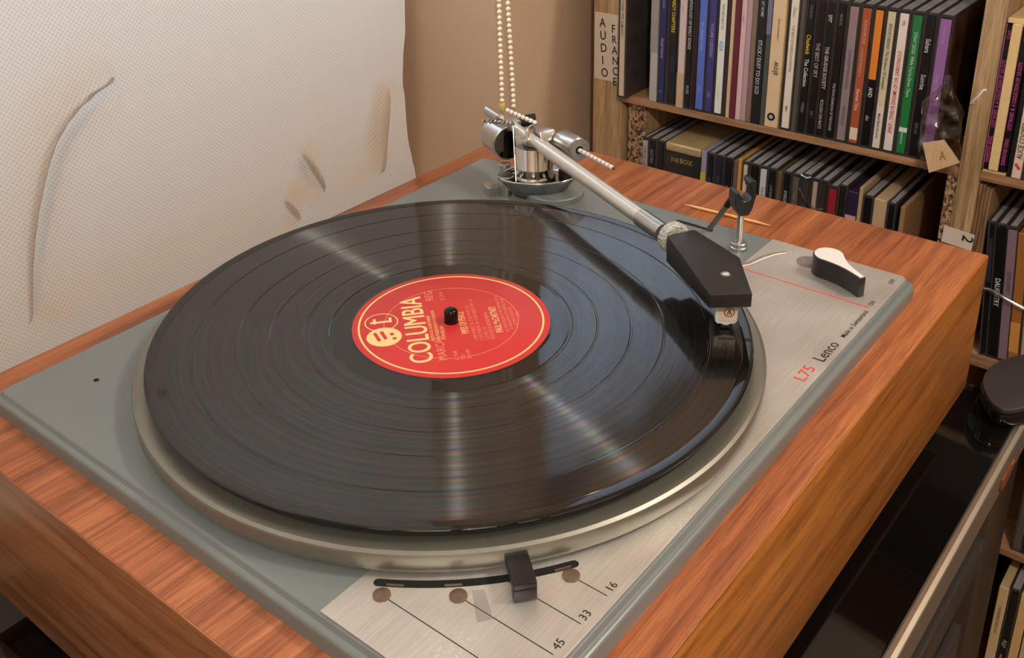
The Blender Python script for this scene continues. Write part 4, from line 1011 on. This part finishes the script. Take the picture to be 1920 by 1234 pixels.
# ---- lower row, only its upper part shows above the plinth
ZL = -0.2095; GL = 'CDs on the lower shelf behind the plinth'
low = [
 (.1971, .1908, 'grey-white spine at the left end of the lower shelf', (176, 168, 164), [('CHRONICLES', .116, .0044, (60, 56, 56))], dict(cw_=.0052)),
 (.1905, .1812, 'black case with a white label patch left of the gold box', (24, 22, 23), [('ELECTRIC', .114, .0044, (150, 146, 142))], dict(patches=((.060, .094, (190, 186, 182)),))),
 (.1810, .1712, 'plain black case directly left of the gold-topped box', (30, 27, 27), None, {}),
 (.1309, .1250, 'slim lilac spine with a yellow foot right of the gold box', (146, 138, 158), None, dict(kind='sleeve', patches=((.060, .103, (186, 170, 62)),))),
 (.1248, .1166, 'navy-black case, second right of the gold box', (24, 26, 40), [('NOCTURNE', .10, .0034, (96, 98, 120))], {}),
 (.1164, .1068, 'dark navy case, third right of the gold box', (34, 36, 50), [('MEMORY LANE', .104, .0032, (90, 92, 104))], {}),
 (.1066, .0968, 'black case with a bright glint on its top corner, left of the orange sleeve', (26, 24, 26), [('one night', .096, .0040, (150, 148, 150))], {}),
 (.0962, .0920, 'thin grey-brown sleeve touching the slim orange sleeve', (104, 86, 70), None, dict(kind='sleeve', h=.124)),
 (.0918, .0878, 'slim orange sleeve on the lower shelf', (196, 138, 62), None, dict(kind='sleeve', h=.126)),
 (.0875, .0801, 'beige spine right of the slim orange sleeve', (206, 184, 156), [('ballads', .112, .0034, (120, 100, 80))], {}),
 (.0799, .0692, 'black case with a white strip left of the pale grey spine', (20, 19, 20), None, dict(patches=((.070, .101, (206, 202, 200)),))),
 (.0690, .0617, 'pale grey spine on the lower shelf', (196, 192, 194), [('THE HITS', .104, .0040, (84, 84, 90))], dict(cw_=.0058)),
 (.0615, .0521, 'black case with fine lines right of the pale grey spine', (26, 24, 24), [('LATE SESSIONS', .108, .0034, (150, 146, 140))], {}),
 (.0519, .0468, 'slim olive sleeve on the lower shelf', (96, 78, 46), None, dict(kind='sleeve', h=.123)),
 (.0466, .0379, 'black case with white lettering right of the slim olive sleeve', (22, 20, 21), [('EVERGREEN', .106, .0044, (190, 186, 182))], {}),
 (.0377, .0286, 'grey-brown spine left of the wrapped clear case', (92, 82, 76), [('double', .106, .0030, (150, 138, 128))], {}),
 (.0284, .0190, 'clear shrink-wrapped case with shiny folds', (58, 52, 50), None, dict(h=.127)),
 (.0186, .0110, 'beige-edged case right of the wrapped clear case', (170, 148, 126), None, dict(cw_=.0038)),
 (.0108, .0024, 'dark brown case left of the red spine', (52, 42, 36), None, {}),
 (.0021, -.0061, 'red spine on the lower shelf', (150, 34, 44), None, dict(cw_=.0066, h=.122)),
 (-.0063, -.0149, 'black case with a white edge right of the red spine', (34, 30, 27), None, dict(kind='jewel', cw_=.003)),
 (-.0151, -.0249, 'dark purple spine with a pink picture on the lower shelf', (40, 30, 52), None, dict(kind='sleeve', h=.121, patches=((.062, .098, (196, 150, 152)),))),
 (-.0253, -.0290, 'slim beige card case standing taller than the black case beside it', (176, 146, 114), None, dict(kind='sleeve', h=.127)),
 (-.0294, -.0388, 'black case with a white mark between two beige cases', (22, 19, 20), None, dict(h=.121, patches=((.080, .084, (170, 166, 162)),))),
 (-.0392, -.0506, 'wide beige box near the right end of the lower shelf', (186, 156, 120), None, dict(kind='box', h=.120)),
 (-.0512, -.0588, 'black case with a white stripe right of the wide beige box', (18, 18, 20), None, dict(h=.1195, patches=((.06, .092, (120, 126, 130)),))),
]
for y1, y0, lab, col, txt, kw in low:
    cd(y1, y0, ZL, lab, col, txt, group=GL, **kw)
cd(-.0625, -.0668, ZL, 'slim brown card sleeve, last at the right of the lower shelf', (150, 116, 84), None, kind='sleeve', h=.1185, group=GL)
# gold-topped box set
gb = thing('disc_box_set', 'wide black box set with a gold top on the lower shelf', 'box set', (XF, .151, ZL))
MB().box(XF, XF+0.140, .1316, .1708, ZL, ZL+0.1165).build('box_body', colmat((34, 31, 31)), gb, bevel=0.0006)
MB().box(XF-0.0006, XF+0.1405, .1315, .1709, ZL+0.1165, ZL+0.1262).build('gold_lid', mat('gold_card', rgb(190, 164, 116), 0.24, metal=0.3, var=0.12, scale=90), gb, bevel=0.0024, seg=3)
text([('THE', 0.006, 0.0, 1.0), ('BOX', 0.0165, 0.0, 1.25), ('COMPLETE', 0.006, -0.016, 0.95)], 0.0062, colmat((176, 148, 92)), gb, (XF-0.0002, .1705, ZL+0.1065), RY, UZ, sx=0.85)
# torn shiny wrap around the wrapped case
wr = [o for o in bpy.data.objects if o.get('label', '').startswith('clear shrink-wrapped')][0]
b = MB()
b.path([(XF-0.001, .029, ZL+.112), (XF-0.004, .024, ZL+.106), (XF-0.003, .019, ZL+.100), (XF-0.005, .010, ZL+.098), (XF-0.003, .004, ZL+.099)], [.0006, .0010, .0007, .0012, .0005], 6)
b.path([(XF-0.001, .0285, ZL+.126), (XF-0.002, .023, ZL+.1245), (XF-0.001, .019, ZL+.126)], [.0008, .0012, .0008], 6)
b.build('wrap_folds', thin_glass('shiny_wrap', 0.45, (1, 1, 1, 1), 0.1), wr)

# ---- right bay, upper shelf: cream slipcase set, Alice Cooper and neighbours
ZR = -0.0435
bs = thing('slipcase_set', 'cream slipcase holding two black spines with pink lettering', 'box set', (XF, -.131, ZR))
b = MB().box(XF+0.001, XF+0.142, -.1400, -.1222, ZR, ZR+0.003).box(XF+0.001, XF+0.142, -.1400, -.1222, ZR+0.1235, ZR+0.1275)
b.box(XF-0.001, XF+0.142, -.1338, -.1266, ZR+0.003, ZR+0.1235)
b.build('slipcase', mat('cream_slipcase', rgb(224, 194, 140), 0.5, var=0.05, scale=40), bs, bevel=0.0004, seg=1)
for yl, yr in ((-.1228, -.1264), (-.1340, -.1394)):
    s_ = MB().box(XF, XF+0.14, yr, yl, ZR+0.003, ZR+0.1220).build('disc_sleeve', colmat((26, 18, 22)), bs, smooth=0)
    text([('DIAMOND KING', 0.006, 0, 1), ('LOST ROSES  &  A COLLECTION OF  US CUTS', 0.036, 0, 0.9), ('12 inch', 0.108, 0, .8)], 0.0042, colmat((206, 84, 156)), s_, (XF-0.0003, (yl+yr)/2-0.0014, ZR+0.003), UZ, (0, 1, 0), sx=0.72, bold=0.005)
MB().box(XF+0.0005, XF+0.14, -.1228, -.1219, ZR+0.003, ZR+0.1225).build('pink_edge', colmat((150, 92, 112)), bs, smooth=0)
GR = 'CDs in the right bay of the rack'
cd(-.1403, -.1438, ZR, 'thin black case right of the cream slipcase', K, None, kind='sleeve', h=.121, group=GR)
def lips(o, x, yc, hw, zb, h):
    MB().obox((x-0.0003, yc, zb+0.0105), (0, 0.8, 1), (0, 1, -0.8), (1, 0, 0), 0.0028, 0.0010, 0.0002).build('red_mark', colmat((206, 62, 72)), o, smooth=0)
cd(-.1441, -.1512, ZR, 'cream spine with bold black capitals and a red mark in right bay', (222, 200, 176), [('ALICE COOPER', .017, .0056, (40, 36, 36)), ('MY STORY', .058, .0046, (70, 62, 58))], kind='sleeve', h=.122, flip=True, group=GR, extra=lips)
cd(-.1515, -.1600, ZR, 'dark green spine right of the cream spine with bold black capitals', (40, 54, 48), None, group=GR)
# ---- right bay, second shelf: cardboard sheets and leaning cases
for k in range(4):
    y = -.1218-.0026*k
    MBk = MB(); zt_ = -.054-random.uniform(0, .006)
    pts = [(0.0, -.2095)]
    n_ = 14
    b = MB()
    left = [(XF+0.004+random.uniform(-.0015, .0015), -.2095+(zt_+.2095)*i/n_) for i in range(n_+1)]
    b.v = [(p[0], y, p[1]) for p in left]+[(p[0]+random.uniform(-.001, .001), y-.0021, p[1]) for p in left]+[(XF+.12, y, p[1]) for p in left]+[(XF+.12, y-.0021, p[1]) for p in left]
    q = n_+1
    for i in range(n_):
        b.f += [(i, q+i, q+i+1, i+1), (i, i+1, 2*q+i+1, 2*q+i), (q+i, 3*q+i, 3*q+i+1, q+i+1), (2*q+i, 2*q+i+1, 3*q+i+1, 3*q+i)]
    b.f += [(0, 2*q, 3*q, q), (n_, q+n_, 3*q+n_, 2*q+n_)]
    o = b.build('cardboard_sheet', m_card, None, smooth=0)
    tag(o, '%s torn-edged cardboard sheet beside the right rack post' % ('first', 'second', 'third', 'fourth')[k], 'cardboard', 'cardboard sheets beside the post')
ln_ = -0.085
def lc_(y1, y0, lab, col, txt=None, **kw): return cd(y1, y0, ZL+.0005, lab, col, txt, lean=ln_, group='leaning CDs in the right bay', **kw)
lc_(-.1440, -.1508, 'black case leaning against the cardboard sheets', (18, 17, 18), None, patches=((.07, .11, (46, 42, 52)),))
lc_(-.1510, -.1590, 'black spine with large white capitals leaning in the right bay', (17, 17, 17), [('DAUGHTRY', .076, .0060, (222, 220, 216))], cw_=.0072)
lc_(-.1592, -.1672, 'mauve spine leaning right of the black one with large white capitals', (126, 104, 112), [('RETROSPECT', .084, .0042, (80, 62, 72))], cw_=.0066)
lc_(-.1674, -.1752, 'orange-brown picture spine leaning right of the mauve spine', (150, 98, 44), None, kind='sleeve', h=.121, patches=((.012, .040, (196, 140, 70)),))
lc_(-.1754, -.1832, 'beige-pink spine leaning at the far right of the second shelf', (176, 142, 122), None)
# clear strap across the leaning cases
o = MB().path([(XF-.004, -.1335, ZL+.0655), (XF-.006, -.145, ZL+.0670), (XF-.005, -.158, ZL+.0625), (XF-.004, -.172, ZL+.058), (XF-.002, -.186, ZL+.052)], [.0009, .0022, .0016, .0020, .0012], 8).build('plastic_strap', thin_glass('clear_strap', 0.30, (.9, .88, .86, 1), 0.12), None, smooth=60)
tag(o, 'shiny clear plastic strip stretched across the leaning CDs', 'strap')
# ---- right bay, third and fourth shelves at the edge of the picture
GB = 'CDs low in the right bay'
cd(-.1990, -.2085, -.394, 'grey-brown case low in the right bay above the bottom oak shelf edge', (88, 78, 72), None, group=GB)
cd(-.2088, -.2190, -.394, 'second case low in the right bay, dark with grey edges', (52, 46, 44), None, group=GB, cw_=.004)
cd(-.2193, -.2290, -.394, 'third case low in the right bay, at the picture edge', (70, 66, 64), None, group=GB)
bot = [(-.1965, -.2052, 'cream spine with dark print low at the bottom right', (206, 178, 134), [('THE DRIVING YEARS LIVE', .100, .0036, (80, 62, 44))], dict(kind='sleeve', h=.122)),
       (-.2056, -.2150, 'black spine with two white words low at the bottom right', (18, 17, 20), [('PULP', .064, .0050, (196, 188, 186)), ('wax', .046, .0040, (196, 188, 186))], dict(kind='jewel')),
       (-.2152, -.2232, 'cream-yellow spine low at the bottom right', (206, 174, 116), [('classics', .045, .0040, (96, 76, 50))], dict(kind='sleeve', h=.124)),
       (-.2240, -.2320, 'pale cream spine right of the cream-yellow one', (196, 176, 146), [('TRAVELS', .045, .004, (80, 62, 44))], dict(kind='sleeve', h=.124)),
       (-.2324, -.2420, 'dark spine in the bottom right corner', (40, 36, 36), None, dict(kind='jewel'))]
for y1, y0, lab, col, txt, kw in bot: cd(y1, y0, -.560, lab, col, txt, group=GB, **kw)
# hanging clear bag with a wooden-look tag A
bgt = thing('plastic_bag', 'crumpled clear plastic bag with a beige A tag by the right post', 'bag', (0.497, -.090, -.05))
NB, NR = 26, 28; b = MB()
for j in range(NR+1):
    t = j/NR; z = .034-.082*t
    hwid = .0015+.0150*sst(0, .4, t)*(1-.25*sst(.75, 1, t)); cyb = -.0885+.001*math.sin(t*5)
    dep = .0012+.0035*math.sin(PI*min(1, t*1.05))
    for i in range(NB):
        a = 2*PI*i/NB
        cr = .0016*math.sin(5*a+9*t)+.0010*math.sin(9*a-17*t+2)+.0011*math.sin(3*a+27*t)
        b.v.append((.4985+math.sin(a)*dep+cr*1.3, cyb+math.cos(a)*hwid+cr, z+.0012*math.sin(4*a)*t))
for j in range(NR):
    for i in range(NB):
        k = (i+1) % NB; b.f.append((j*NB+i, j*NB+k, (j+1)*NB+k, (j+1)*NB+i))
b.build('bag', m_bag, bgt, smooth=50)
tg = [(-.0781, -.0229), (-.0942, -.0164), (-.1090, -.0328), (-.0866, -.0472)]
b = MB(); b.v = [(.4895, p[0], p[1]) for p in tg]+[(.4905, p[0], p[1]) for p in tg]
b.f = [(0, 1, 2, 3), (7, 6, 5, 4)]+[(i, 4+i, 4+(i+1) % 4, (i+1) % 4) for i in range(4)]
tgo = b.build('tag', m_tagwood, bgt, smooth=0)
text('A', 0.0115, colmat((150, 112, 64)), tgo, (.4893, -.0935, -.0345), (0, -1, 0.28), (0, 0.28, 1), sx=.7)
o = MB().path([(XF, -.1075, .0125), (XF-.004, -.1070, .0130), (XF-.007, -.1090, .0165), (XF-.008, -.1125, .0215), (XF-.007, -.1150, .0265), (XF-.006, -.1170, .0268)], .0009, 8).build('wire_hook', m_white, None)
tag(o, 'small white wire hook fixed to the front of the right rack post', 'hook')

# dark cabinet between table and rack
o = MB().box(.40, .482, -.1950, .20, -.75, -.252).build('dark_cabinet', m_darkwood, None, bevel=.002)
tag(o, 'dark brown cabinet standing behind the media table below the rack shelves', 'cabinet')
